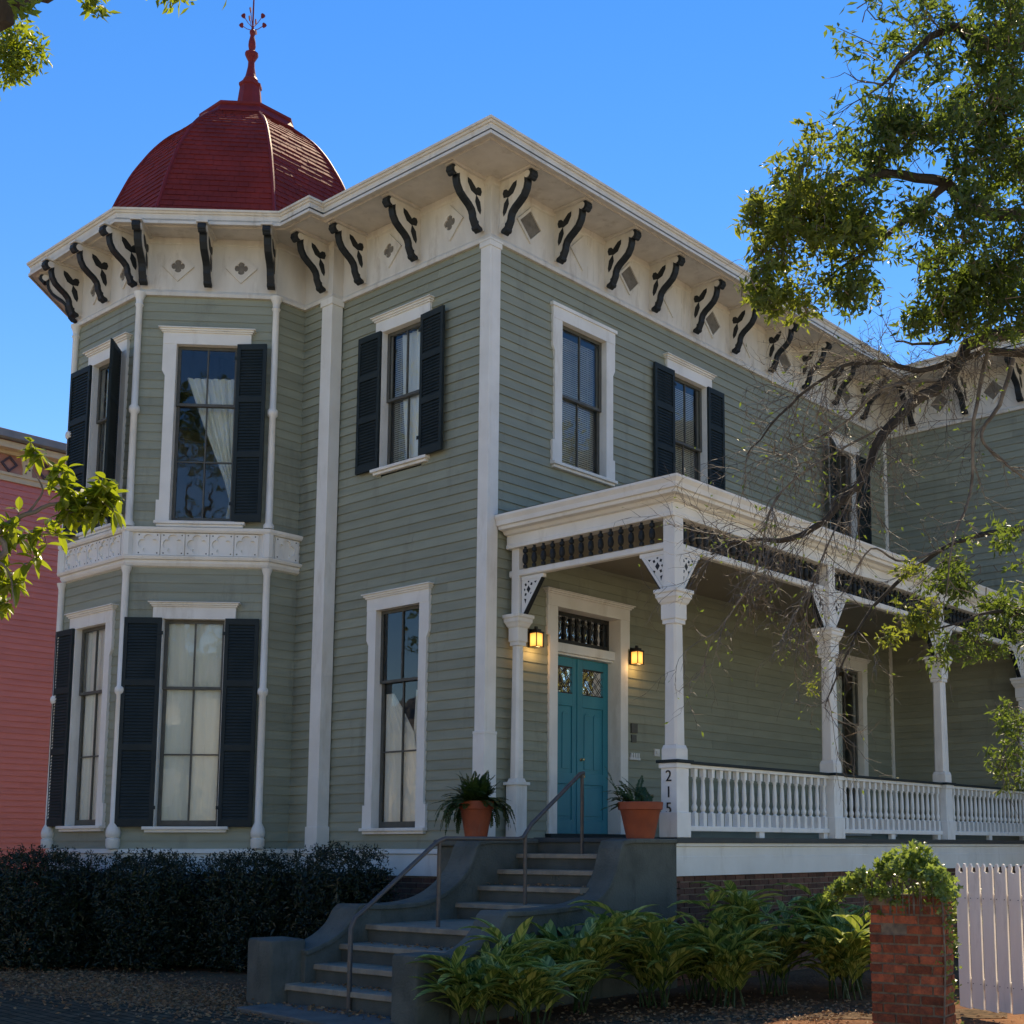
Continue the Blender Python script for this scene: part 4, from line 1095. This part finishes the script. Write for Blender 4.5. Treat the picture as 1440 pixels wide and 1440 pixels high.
limb([top,S(1430,60,8.9),S(1330,40,8.7),S(1240,120,8.6)],.06,.01,10,1,.5)
limb([S(1330,260,8.9),S(1250,330,8.8),S(1150,400,8.7)],.03,.006,8,1,.4)
limb([(10.95,-1.1,5.0),S(1420,420,9.2),S(1330,480,9.1),S(1260,480,9.0)],.03,.006,6,1,.4)
limb([(11,-1,3.4),S(1480,860,9.6),S(1400,860,9.4),S(1300,890,9.2)],.03,.004,6,1,.4)
limb([S(1480,860,9.6),S(1450,1000,9.5),S(1410,1060,9.4)],.012,.004,6,1,.4)
tr=mb.build('trunk','bark',tree,smooth=True)
for p_,d_ in TIPS:
    if rt.random()<.16: leafq(lf,p_,(d_+rv(rt)*.5),rt.uniform(.025,.05),.008,rnd=rt)
BL=[(1072,262,8.4,.14,.2,.12,22),(1060,300,8.4,.10,.2,.10,14),(1075,395,8.5,.16,.2,.12,26),(1180,120,8.6,.10,.2,.05,8),(1150,205,8.6,.14,.2,.10,16),
 # px,py,depth, rx,rdepth,rz (m), clumps
 (1330,70,8.9,.62,.6,.50,300),(1430,60,8.8,.5,.7,.6,330),(1240,170,8.7,.42,.5,.42,200),(1340,190,8.8,.6,.6,.42,300),(1430,210,9.0,.4,.6,.5,240),
 (1110,270,8.5,.32,.4,.26,115),(1160,330,8.6,.42,.4,.30,170),(1090,350,8.5,.16,.3,.22,50),(1250,330,8.7,.42,.45,.32,190),(1340,350,8.8,.42,.5,.36,210),(1420,380,8.9,.36,.5,.42,200),
 (1120,420,8.5,.22,.3,.12,45),(1200,410,8.6,.26,.3,.13,55),(1390,440,8.9,.45,.4,.16,100),(1210,60,8.7,.14,.3,.42,50),(1290,440,8.8,.1,.2,.12,18),
 (1400,790,9.5,.35,.4,.36,170),(1340,810,9.4,.24,.3,.18,60),(1430,870,9.5,.28,.3,.26,110),(1290,870,9.3,.22,.2,.13,55),(1280,800,9.3,.12,.1,.04,12),(1370,900,9.4,.2,.2,.14,45),
 (1425,1010,9.4,.15,.2,.13,30),(1430,1070,9.4,.20,.2,.20,50),(1250,893,9.3,.10,.1,.04,10),(1330,920,9.4,.16,.2,.08,20),(1140,965,9.2,.06,.1,.04,4),
 (1330,450,8.9,.3,.3,.10,40)]
lo_=MB()
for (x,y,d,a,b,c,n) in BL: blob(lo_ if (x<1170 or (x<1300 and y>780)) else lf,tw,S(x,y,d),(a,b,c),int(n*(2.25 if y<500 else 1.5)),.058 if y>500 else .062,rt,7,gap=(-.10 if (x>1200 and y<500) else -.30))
# the crown carries on above and to the right of the frame
for k in range(15):
    c=Vector((rt.uniform(9.0,13.5),rt.uniform(-4.5,2.0),rt.uniform(7.4,10.5)))
    blob(lf,None,c,(.9,.9,.6),65,.15,rt,7)
    limb([top,top.lerp(c,.5)+rv(rt)*.3,c],.04,.01)
tw.build('twig','twig',tree,smooth=True)
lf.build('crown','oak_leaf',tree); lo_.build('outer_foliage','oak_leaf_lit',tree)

# ---- left tree, trunk outside the frame on the left, near the camera
rt=random.Random(9)
tree2=empty('young_tree',(6.6,-11.2,0),'near tree at the left edge with yellow-green backlit leaves and a dark limb overhead','tree')
mb=MB(); tw=MB(); lf=MB()
mb.tube([(6.6,-11.2,0),(6.55,-11.1,1.5),(6.5,-11.0,3.2),(6.35,-10.8,5.2),(6.3,-10.7,7.2)],[.16,.14,.13,.11,.07],12)
limb([(6.35,-10.8,5.3),S(-150,40,5.9),S(0,8,6.0),S(60,-14,6.1),S(200,-60,6.3),S(420,-140,6.6)],.10,.03)
limb([(6.5,-11,2.4),S(-60,800,4.5),S(0,742,4.55),S(60,715,4.6),S(110,700,4.6),S(150,690,4.65)],.014,.003)
limb([S(-30,780,4.5),S(10,800,4.5),S(20,850,4.5)],.006,.002); limb([S(40,722,4.6),S(60,690,4.6),S(45,660,4.6)],.005,.002)
mb.build('trunk','bark',tree2,smooth=True)
def bigleaf(mb,p,d,l,w,up):
    d=d.normalized(); s=d.cross(up); 
    if s.length<1e-3: s=d.orthogonal()
    s.normalize(); u=s.cross(d); n=5; vs=[]
    for i in range(n+1):
        t=i/n; c=p+d*l*t-Vector((0,0,1))*l*.22*t*t; ww=w*sin(pi*min(.999,t**.85))**.8+ .0005
        vs+=[c+s*ww+u*ww*.35,c,c-s*ww+u*ww*.35]
    fs=[]
    for i in range(n): o=3*i; fs+=[(o,o+1,o+4,o+3),(o+1,o+2,o+5,o+4)]
    mb.add(vs,fs)
def spray(c, n, sp, l=.085):
    for i in range(n):
        q=c+rv(rt)*sp*rt.random()**.6; tw.tube([c+(q-c)*.2,q],.0018,3)
        for k in range(rt.choice((3,4,5))): bigleaf(lf,q,(rv(rt)+Vector((0,0,-.15))),l*rt.uniform(.7,1.2),l*.19,Vector((rt.uniform(-.4,.4),rt.uniform(-.4,.4),1)))
for x,y,n,sp in ((138,700,26,.085),(110,718,22,.09),(150,690,8,.05),(80,665,7,.05),(45,635,6,.04),(60,745,8,.06),(20,750,16,.09),(5,800,10,.07),(20,830,5,.05),(0,850,6,.04),(45,790,3,.03),(95,690,8,.05),(-40,780,20,.12),(-30,860,20,.12)):
    spray(S(x,y,4.6),n,sp,.066)
for x,y,n,sp,d in ((10,60,40,.19,8.5),(30,75,28,.15,8.5),(-20,70,30,.22,8.5),(12,95,12,.11,8.5),(130,6,6,.045,6.2),(235,-12,6,.06,6.3),(262,-6,3,.04,6.3),(30,10,3,.05,5.9),(318,-22,6,.06,6.4)):
    c=S(x,y,d)
    for i in range(n*3):
        q=c+rv(rt)*sp*rt.random()**.5*1.2; cluster(lf,q,4,.06,.05,rt)
limb([S(-150,40,6.2),S(-60,60,8.0),S(0,70,8.5)],.02,.004); 
for k in range(16):
    c=Vector((rt.uniform(4.0,9.0),rt.uniform(-15,-9.5),rt.uniform(6.6,9.5)))
    dv=c-CAM; zc=dv.dot(FW); px=CX+F*dv.dot(RT)/zc if zc>0 else -999; py=CY-F*dv.dot(UP)/zc if zc>0 else -999
    if zc>0 and -150<px<1600 and py>-250: continue
    blob(lf,None,c,(.9,.9,.5),60,.13,rt,7)
tw.build('twig','twig',tree2,smooth=True)
o=lf.build('crown','near_leaf',tree2)

# ---- dark foundation shrubs
rs_=random.Random(21)
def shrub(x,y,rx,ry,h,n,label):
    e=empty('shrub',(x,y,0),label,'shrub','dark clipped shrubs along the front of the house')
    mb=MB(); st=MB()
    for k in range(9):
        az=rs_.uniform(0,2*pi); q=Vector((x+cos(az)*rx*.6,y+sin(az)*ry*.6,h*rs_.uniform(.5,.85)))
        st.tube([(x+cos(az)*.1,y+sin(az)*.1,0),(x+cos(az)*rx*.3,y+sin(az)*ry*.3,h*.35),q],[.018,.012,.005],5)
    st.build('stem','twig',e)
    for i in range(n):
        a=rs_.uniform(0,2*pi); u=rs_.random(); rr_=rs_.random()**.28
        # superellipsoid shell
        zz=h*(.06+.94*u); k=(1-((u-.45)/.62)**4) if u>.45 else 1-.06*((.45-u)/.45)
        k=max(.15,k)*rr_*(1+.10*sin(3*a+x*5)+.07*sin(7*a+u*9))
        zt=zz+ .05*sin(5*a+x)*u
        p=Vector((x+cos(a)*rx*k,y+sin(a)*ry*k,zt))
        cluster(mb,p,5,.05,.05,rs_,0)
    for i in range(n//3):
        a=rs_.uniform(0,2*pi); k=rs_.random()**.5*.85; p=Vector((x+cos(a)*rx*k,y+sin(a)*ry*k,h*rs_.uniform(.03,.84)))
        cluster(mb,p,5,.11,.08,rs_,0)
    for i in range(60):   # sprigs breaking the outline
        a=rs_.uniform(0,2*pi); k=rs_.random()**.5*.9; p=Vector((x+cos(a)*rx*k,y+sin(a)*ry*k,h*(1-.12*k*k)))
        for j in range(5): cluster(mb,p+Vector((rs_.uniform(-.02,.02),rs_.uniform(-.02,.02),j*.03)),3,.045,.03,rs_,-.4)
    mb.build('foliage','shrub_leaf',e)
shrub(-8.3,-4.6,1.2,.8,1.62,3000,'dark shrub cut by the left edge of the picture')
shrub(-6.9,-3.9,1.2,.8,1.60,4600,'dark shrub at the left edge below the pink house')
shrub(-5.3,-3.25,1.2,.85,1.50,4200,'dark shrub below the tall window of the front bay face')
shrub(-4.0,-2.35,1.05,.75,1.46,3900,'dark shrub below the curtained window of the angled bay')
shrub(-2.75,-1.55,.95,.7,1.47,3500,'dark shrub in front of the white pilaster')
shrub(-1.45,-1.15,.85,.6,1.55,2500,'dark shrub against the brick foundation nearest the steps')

# ---- variegated ginger
rg=random.Random(8)
def ginger(x,y,h,ns,label,lean=0):
    e=empty('ginger_plant',(x,y,0),label,'plant','variegated ginger plants between the steps and the brick pier')
    st=MB(); mb=MB(); mb.uv=[]
    for k in range(ns):
        az=rg.uniform(0,2*pi); bx,by=x+rg.uniform(-.16,.16),y+rg.uniform(-.16,.16)
        L=h*rg.uniform(.45,1.1); p=Vector((bx,by,0)); d=Vector((cos(az)*.25,sin(az)*.25,1)).normalized(); path=[p.copy()]
        n=10
        for i in range(n):
            d=(d+Vector((cos(az),sin(az),0))*.085*(i/n)*2+Vector((0,0,-.02*i/n))).normalized(); p=p+d*L/n; path.append(p.copy())
        st.tube(path,[.010-.0006*i for i in range(n+1)],5)
        sd=d.cross(Vector((0,0,1))); sd.normalize()
        for i in range(3,n+1):
            for sg in (1,-1):
                if rg.random()<.22: continue
                q=path[i]; t=(path[i]-path[i-1]).normalized()
                dd=(t*.7+sd*sg*rg.uniform(.45,1.0)+Vector((rg.uniform(-.25,.25),rg.uniform(-.25,.25),rg.uniform(0,.4)))).normalized()
                if i==n: dd=(t+sd*sg*.3).normalized()
                l=rg.uniform(.34,.60); w=l*rg.uniform(.090,.125); m=7; o=len(mb.v); c=q.copy(); ddd=dd.copy(); s=ddd.cross(Vector((0,0,1))).normalized()
                for j in range(m+1):
                    tt=j/m; ww=w*(sin(pi*min(.995,.04+.96*tt**.8)))**.75; u=s.cross(ddd)
                    if u.z<0: u=-u
                    for side,v in ((1,c+s*ww+u*ww*.45),(0,c),(-1,c-s*ww+u*ww*.45)): mb.v.append(tuple(v)); mb.uv.append((side*.5,tt))
                    c=c+ddd*l/m; ddd=(ddd+Vector((0,0,-.13-.10*rg.random()*tt))).normalized()
                for j in range(m):
                    b0=o+3*j
                    mb.f+= [[b0,b0+1,b0+4,b0+3],[b0+1,b0+2,b0+5,b0+4]]; mb.m+=[0,0]
    st.build('stalk','fern_leaf',e); mb.build('leaf_blades','ginger_leaf',e,smooth=True)
GP=[(3.55,-3.5,.75,9,'ginger spilling in front of the right newel block at the foot of the steps'),(3.55,-2.85,.82,9,'small variegated ginger nearest the right newel block of the steps'),(3.55,-2.05,1.0,12,'variegated ginger beside the lower cheek wall'),(3.85,-1.20,1.05,13,'variegated ginger under the curved right cheek wall'),
    (3.75,-.35,1.15,13,'tall variegated ginger below the wide terracotta pot'),(4.35,-.75,.8,11,'low arching ginger in front of the others at the bed edge'),(4.15,.45,1.2,14,'variegated ginger below the first baluster bay'),(4.55,1.35,1.15,14,'variegated ginger below the middle of the balustrade'),(4.95,.65,.95,12,'ginger leaning toward the bed edge left of the brick pier'),(5.1,2.2,1.1,13,'ginger standing behind the brick pier'),(3.95,-3.15,.55,7,'lowest ginger clump drooping at the bottom of the frame')]
for g in GP: ginger(*g)

# ================================================================== PIER, IVY, GATE
ga=radians(-20); gu=Vector((cos(ga),sin(ga),0)); gn=Vector((sin(ga),-cos(ga),0))
D=10.6
def gp(x,y,d): 
    p=S(x,y,d); return p
pc=gp(1281,1300,10.85); pcx,pcy=pc.x,pc.y
pier=empty('brick_pier',(pcx,pcy,0),'worn red brick pier topped with ivy at the left of the pale gate','brick pier')
hw=.315; hd=.15; pa=radians(8); pu=Vector((cos(pa),sin(pa),0)); pn=Vector((sin(pa),-cos(pa),0))
mb=MB()
def pxy(a,b): return (pcx+pu.x*a+pn.x*b, pcy+pu.y*a+pn.y*b)
PF=[Fr(pxy(-hw,hd),pu,pn), Fr(pxy(hw,hd),-pn,pu), Fr(pxy(hw,-hd),-pu,-pn), Fr(pxy(-hw,-hd),pn,-pu)]
for i,f in enumerate(PF):
    lo,hi=(0,2*hw) if i%2==0 else (.004,2*hd-.004)
    bricks(mb,f,lo,hi,-.02,1.22,-.10,0,ch=.082,cw=.215,j=.017,rnd=.009,miss=(lambda s,z,r: (.12<s<.40 and .86<z<.94) or (s<.3 and z>1.12)) if i==0 else None)
mb.build('brickwork','brick_red',pier)
mb=MB(); h2=.009; c=[pxy(a*(hw-h2),b*(hd-h2)) for a,b in ((-1,-1),(1,-1),(1,1),(-1,1))]
mb.prism([(x,y,-.02) for x,y in c],(0,0,1.23)); mb.build('mortar','mortar',pier)
ri=random.Random(4)
ivy=empty('ivy',(pcx,pcy,1.2),'bright ivy mound spilling over the top of the brick pier','plant')
mb=MB(); st=MB()
def ivl(p,n,l=.062):
    for i in range(n): 
        d=(rv(ri)+Vector((0,0,.25))).normalized(); q=p+rv(ri)*.03
        s=d.cross(rv(ri)).normalized(); u=s.cross(d); l_=l*ri.uniform(.6,1.2)
        # five-pointed ivy leaf
        pts=[q]; 
        for ang,rr_ in ((-115,.45),(-75,.35),(-50,.75),(-25,.5),(0,1.0),(25,.5),(50,.75),(75,.35),(115,.45)):
            a=radians(ang); pts.append(q+d*l_*rr_*cos(a)+s*l_*rr_*sin(a)+u*l_*.12*abs(sin(a)))
        mb.add(pts,[tuple(range(len(pts)))])
U=pu; NN=pn*.5; C0=Vector((pcx,pcy,1.24))
for i in range(400):
    a=ri.uniform(-1,1); b=ri.uniform(-1,1); k=max(0,1-a*a*.9-b*b*.6); z=.36*k*ri.random()**.3+.02*ri.random()+.06*sin(a*7+b*4)
    ivl(C0+U*a*.36+NN*b*.45+Vector((0,0,z)),3,ri.uniform(.04,.075))
for i in range(190):   # trailing to the left and in front
    t=ri.random(); ivl(C0+U*(-.36-.34*t)+NN*(.15-.1*t)+Vector((0,0,.12-.16*t+ri.uniform(-.04,.05)*(1-t)))+rv(ri)*.05,2,.055)
for i in range(90):
    t=ri.random(); ivl(C0+U*(.34+ri.uniform(-.05,.05))+NN*(.2+ri.uniform(-.4,.25))+Vector((0,0,-1.15*t*t)),2,.045)
for i in range(60):
    ivl(C0+U*ri.uniform(-.35,.35)+NN*(.34)+Vector((0,0,-.18*ri.random()**2)),2,.05)
for k in range(14):
    a=ri.uniform(-.3,.3); st.tube([C0+U*a,C0+U*a*1.1+NN*.3+Vector((0,0,.1)),C0+U*a*1.2+NN*.34+Vector((0,0,-.2))],.005,4)
st.tube([C0+Vector((0,0,.05)),C0+U*-.4+NN*.1+Vector((0,0,.12)),C0+U*-.7+NN*.05+Vector((0,0,-.03))],.006,4)
st.tube([C0+U*.33+NN*.335,C0+U*.34+NN*.335+Vector((0,0,-.6)),C0+U*.31+NN*.335+Vector((0,0,-1.15))],.007,4)
st.build('stem','twig',ivy); mb.build('foliage','ivy_leaf',ivy)
g0=S(1347,1300,12.35); g0=Vector((g0.x,g0.y,0)); 
gate=empty('garden_gate',tuple(g0),'pale pinkish white picket gate with scalloped tops beside the brick pier','gate')
gf=Fr((g0.x,g0.y),(gu.x,gu.y),(gn.x,gn.y))
mb=MB(); sw=.165
for k in range(11):
    a=k*sw+.012; b2=(k+1)*sw-.012; c=(a+b2)/2; zt=1.42
    pts=[(a,.10+R.uniform(-.02,.02)),(b2,.10+R.uniform(-.02,.02)),(b2,zt-.01)]
    pts+=[(b2-.018,zt+.03),(b2-.035,zt+.035),(b2-.05,zt+.0)]
    pts+=[(c+.03,zt-.045),(c,zt-.052),(c-.03,zt-.045)]
    pts+=[(a+.05,zt+.0),(a+.035,zt+.035),(a+.018,zt+.03),(a,zt-.01)]
    mb.prism([gf.P(x,z,0) for x,z in pts], gf.n*.022)
mb.build('picket_panel','gate_paint',gate,bevel=.002)
mb=MB()
for k in range(11):   # back row showing between the scallops
    c=(k+.5)*sw
    mb.prism([gf.P(x,z,-.075) for x,z in [(c-.07,.12),(c+.07,.12),(c+.07,1.39),(c+.045,1.43),(c,1.445),(c-.045,1.43),(c-.07,1.39)]], gf.n*.02) if k%1==0 and False else None
for z in (.28,1.08): mb.fbox(gf,0,1.82,z,z+.09,-.045,-.001)
mb.build('gate_rail','gate_paint',gate)
mb=MB()
for k in range(1,11):
    for z in (.325,1.125):
        for e in (-.035,.035): mb.fbox(gf,k*sw+e-.004-.0,k*sw+e+.004,z-.004,z+.004,.0225,.025)
mb.build('nail','black_metal',gate)

# ================================================================== PINK NEIGHBOUR
pk=empty('neighbour_house',(-15,3,0),'pink clapboard house with cream trim and grey gutter beyond the domed bay','house')
pf=Fr((-15,0),(0,1),(1,0))
mb=MB(); siding(mb,pf,-9,14,.5,9.38,row=.128); mb.build('wall','pink',pk)
mb=MB(); mb.fbox(pf,-9,14,9.38,9.50,.0,.05); mb.fbox(pf,-9,14,9.50,9.56,.0,.08); mb.fbox(pf,-9,14,9.95,10.02,.0,.12); mb.fbox(pf,-9,14,10.02,10.16,.0,.35); mb.build('cornice','cream',pk)
mb=MB(); mb.fbox(pf,-9,14,9.56,9.95,.0,.03); mb.build('frieze','pink_frieze',pk)
for k in range(12):
    s=-3.2+k*.78
    mb=MB(); w=.10
    mb.prism([pf.P(a,z,.031) for a,z in [(s-w,9.56),(s+w,9.56),(s+w*.9,9.70),(s+w*1.5,9.95),(s-w*1.5,9.95),(s-w*.9,9.70)]], pf.n*.05)
    for q,(a,z) in enumerate(((-.04,9.62),(.04,9.70),(-.04,9.78),(.06,9.84),(-.06,9.90),(.06,9.91))):
        mb.fbox(pf,s+a-.018,s+a+.018,z-.018,z+.018,.081,.084,1)
    mb.build('bracket',['cream','plum'],pk)
    mb=MB(); ringplate(mb,pf,s+.39,9.755,.03,.07,di_r(.185),di_r(.125),16,0,1,.034); mb.build('diamond_vent',['plum','pink_frieze'],pk)
mb=MB(); mb.prism([pf.P(-9,z,d) for d,z in [(.35,10.18),(.50,10.20),(.52,10.34),(.35,10.36)]],(0,23,0)); mb.build('gutter','gutter',pk)
mb=MB(); mb.add([(-14.5,-9.2,10.36),(-14.5,14.2,10.36),(-21,14.2,12.2),(-21,-9.2,12.2),(-14.5,-9.2,10.30),(-14.5,14.2,10.30)],[(0,1,2,3),(4,5,1,0)]); mb.build('roof','pink_frieze',pk)
mb=MB(); mb.box((-21,-9,0),(-15.02,14,10.3)); mb.build('core','pink',pk)

# ================================================================== GROUND
mb=MB(); mb.add([(-400,-400,0),(400,-400,0),(400,400,0),(-400,400,0)],[(0,1,2,3)]); tag(mb.build('ground','mulch'),kind='structure',label='dark mulched soil of the front garden')
mb=MB(); pv=[(-14,-5.9),(-2.65,-4.78),(.9,-4.28),(3.0,-4.42),(3.5,-3.6),(4.6,-1.55),(5.95,.25),(6.6,.9),(6.9,.2),(5.7,-.9),(4.4,-2.2),(5.2,-5.2),(6.5,-7.5),(-14,-8.2)]
mb.prism([(x,y,.0) for x,y in pv],(0,0,.006)); tag(mb.build('path','paving'),kind='structure')
mb=MB(); mb.box((-80,-15,0),(80,-8.2,.004)); tag(mb.build('sidewalk','warm_paving'),kind='structure')  # unseen pale sheet, added to throw warm fill on the facade
mb=MB(); mb.box((-80,-24,0),(80,-15,.004)); tag(mb.build('road','asphalt'),kind='structure')
mb=MB(); mb.box((-80,-70,0),(80,-24,.004)); tag(mb.build('square','warm_paving'),kind='structure')  # also unseen, added as pale ground for warm bounce
mb=MB(); mb.box((7.6,-8.2,0),(60,60,.004)); tag(mb.build('lane','warm_paving'),kind='structure')
rl=random.Random(6); mb=MB()
def litter(x,y,n,sx,sy,z=.008):
    for i in range(n):
        p=Vector((x+rl.gauss(0,sx),y+rl.gauss(0,sy),z+rl.uniform(0,.012))); a=rl.uniform(0,2*pi)
        leafq(mb,p,Vector((cos(a),sin(a),rl.uniform(-.1,.35))),rl.uniform(.03,.065),rl.uniform(.008,.016),.5,rl)
litter(-2.8,-3.9,4200,2.2,.55); litter(-.4,-3.95,2600,1.3,.5); litter(1.9,-3.85,160,.5,.06,.055); litter(5.0,-.6,500,.9,.5); litter(2.0,-3.5,60,.5,.04,.24); litter(2.2,-2.9,60,.5,.05,.61); litter(5.6,-1.6,900,.9,.9); litter(4.2,-2.0,400,.7,.7); litter(1.9,-.9,50,.5,.04,1.17)
tag(mb.build('leaf_litter','litter_leaf'),kind='stuff',label='fallen brown leaves scattered over soil and steps')

# ================================================================== across the street (seen only as reflections, and as the shade they give)
ro=random.Random(2)
def fartree(x,y,h,r,label,mat='oak_leaf'):
    e=empty('street_tree',(x,y,0),label,'tree','shade trees across the street')
    mb=MB(); mb.tube([(x,y,0),(x+.1,y,h*.25),(x-.1,y+.1,h*.5),(x,y,h*.8)],[.35,.28,.22,.08],10)
    for k in range(9):
        a=ro.uniform(0,2*pi); q=Vector((x+cos(a)*r*.7,y+sin(a)*r*.7,h*ro.uniform(.55,.85))); mb.tube([(x,y,h*.4),Vector((x,y,h*.45)).lerp(q,.5)+Vector((0,0,.3)),q],[.14,.08,.03],6)
    mb.build('trunk','bark',e,smooth=True)
    lf=MB()
    for k in range(34):
        v=rv(ro); c=Vector((x+v.x*r*.8,y+v.y*r*.8,h*.68+v.z*h*.27)); blob(lf,None,c,(r*.34,r*.34,r*.26),26,.34,ro,6)
    lf.build('crown',mat,e)
fartree(-22,-20,25,7.5,'broad oak down the street to the left, seen in the front window glass','autumn_leaf')
fartree(-38,-25,24,7.0,'farther oak down the street to the left, seen in the front window glass')
fartree(17,21,17,6.0,'oak beyond the garden side, seen in the side window glass','autumn_leaf')
fartree(26,32,19,7.0,'tall oak behind the garden side, seen in the side window glass')
fartree(12.5,-30,20,5.0,'smaller oak across the street behind the camera, seen in the bay window glass')
def opp(x0,x1,y0,y1,h,label):
    cx=(x0+x1)/2; op=empty('opposite_house',(cx,y1,0),label,'house')
    mb=MB(); mb.box((x0,y0,0),(x1,y1,h)); mb.build('wall','opp_wall',op)
    mb=MB(); q=(y1-y0)/2
    mb.add([(x0-.6,y0-.6,h),(x1+.6,y0-.6,h),(x1+.6,y1+.6,h),(x0-.6,y1+.6,h),(x0+q,(y0+y1)/2,h+2.5),(x1-q,(y0+y1)/2,h+2.5)],[(0,1,5,4),(1,2,5),(2,3,4,5),(3,0,4),(3,2,1,0)]); mb.build('roof','roof_grey',op)
    n=int((x1-x0)/3.6)
    for k in range(n):
        for z in [z for z in (1.2,5.2) if z+3<h]:
            x=x0+(k+.5)*(x1-x0)/n; mb=MB(); mb.box((x-.7,y1,z-.15),(x+.7,y1+.07,z+2.4)); f=mb.build('window','trim',op); mb=MB(); mb.box((x-.5,y1+.07,z),(x+.5,y1+.10,z+2.2)); mb.build('pane','dark_glass',f)
opp(-8,26,-48,-38,9,'cream house across the street, seen in the bay window glass')
opp(-44,-16,-38,-29,7.2,'low cream house down the street to the left, seen in the tall front window glass')

# ================================================================== LIGHT
sd=Vector((-.37,.74,1.0)).normalized(); el=math.asin(sd.z); az=atan2(sd.x,sd.y)
w=bpy.data.worlds.new('World'); SC.world=w; w.use_nodes=True; nt=w.node_tree; nt.nodes.clear()
sky=nt.nodes.new('ShaderNodeTexSky'); sky.sky_type='NISHITA'; sky.sun_disc=False; sky.sun_elevation=el; sky.sun_rotation=az
sky.altitude=0; sky.air_density=1.0; sky.dust_density=0; sky.ozone_density=4.0
bg=nt.nodes.new('ShaderNodeBackground'); bg.inputs[1].default_value=.14
ow=nt.nodes.new('ShaderNodeOutputWorld'); hsv=nt.nodes.new('ShaderNodeHueSaturation'); hsv.inputs['Saturation'].default_value=1.34; hsv.inputs['Hue'].default_value=.512
nt.links.new(sky.outputs[0],hsv.inputs['Color']); nt.links.new(hsv.outputs[0],bg.inputs[0]); nt.links.new(bg.outputs[0],ow.inputs[0])
sl=bpy.data.lights.new('sun','SUN'); sl.energy=4.0; sl.angle=radians(.5); sl.color=(1,.95,.86)
so=bpy.data.objects.new('sun',sl); COL.objects.link(so); so.rotation_euler=sd.to_track_quat('Z','Y').to_euler(); so.location=(0,0,30)
vs=SC.view_settings; vs.view_transform='Standard'; vs.look='None'; vs.exposure=.84; vs.use_white_balance=True; vs.white_balance_temperature=9000; vs.white_balance_tint=9; vs.gamma=1
SC.render.engine='CYCLES'; SC.cycles.max_bounces=8; SC.cycles.transparent_max_bounces=16
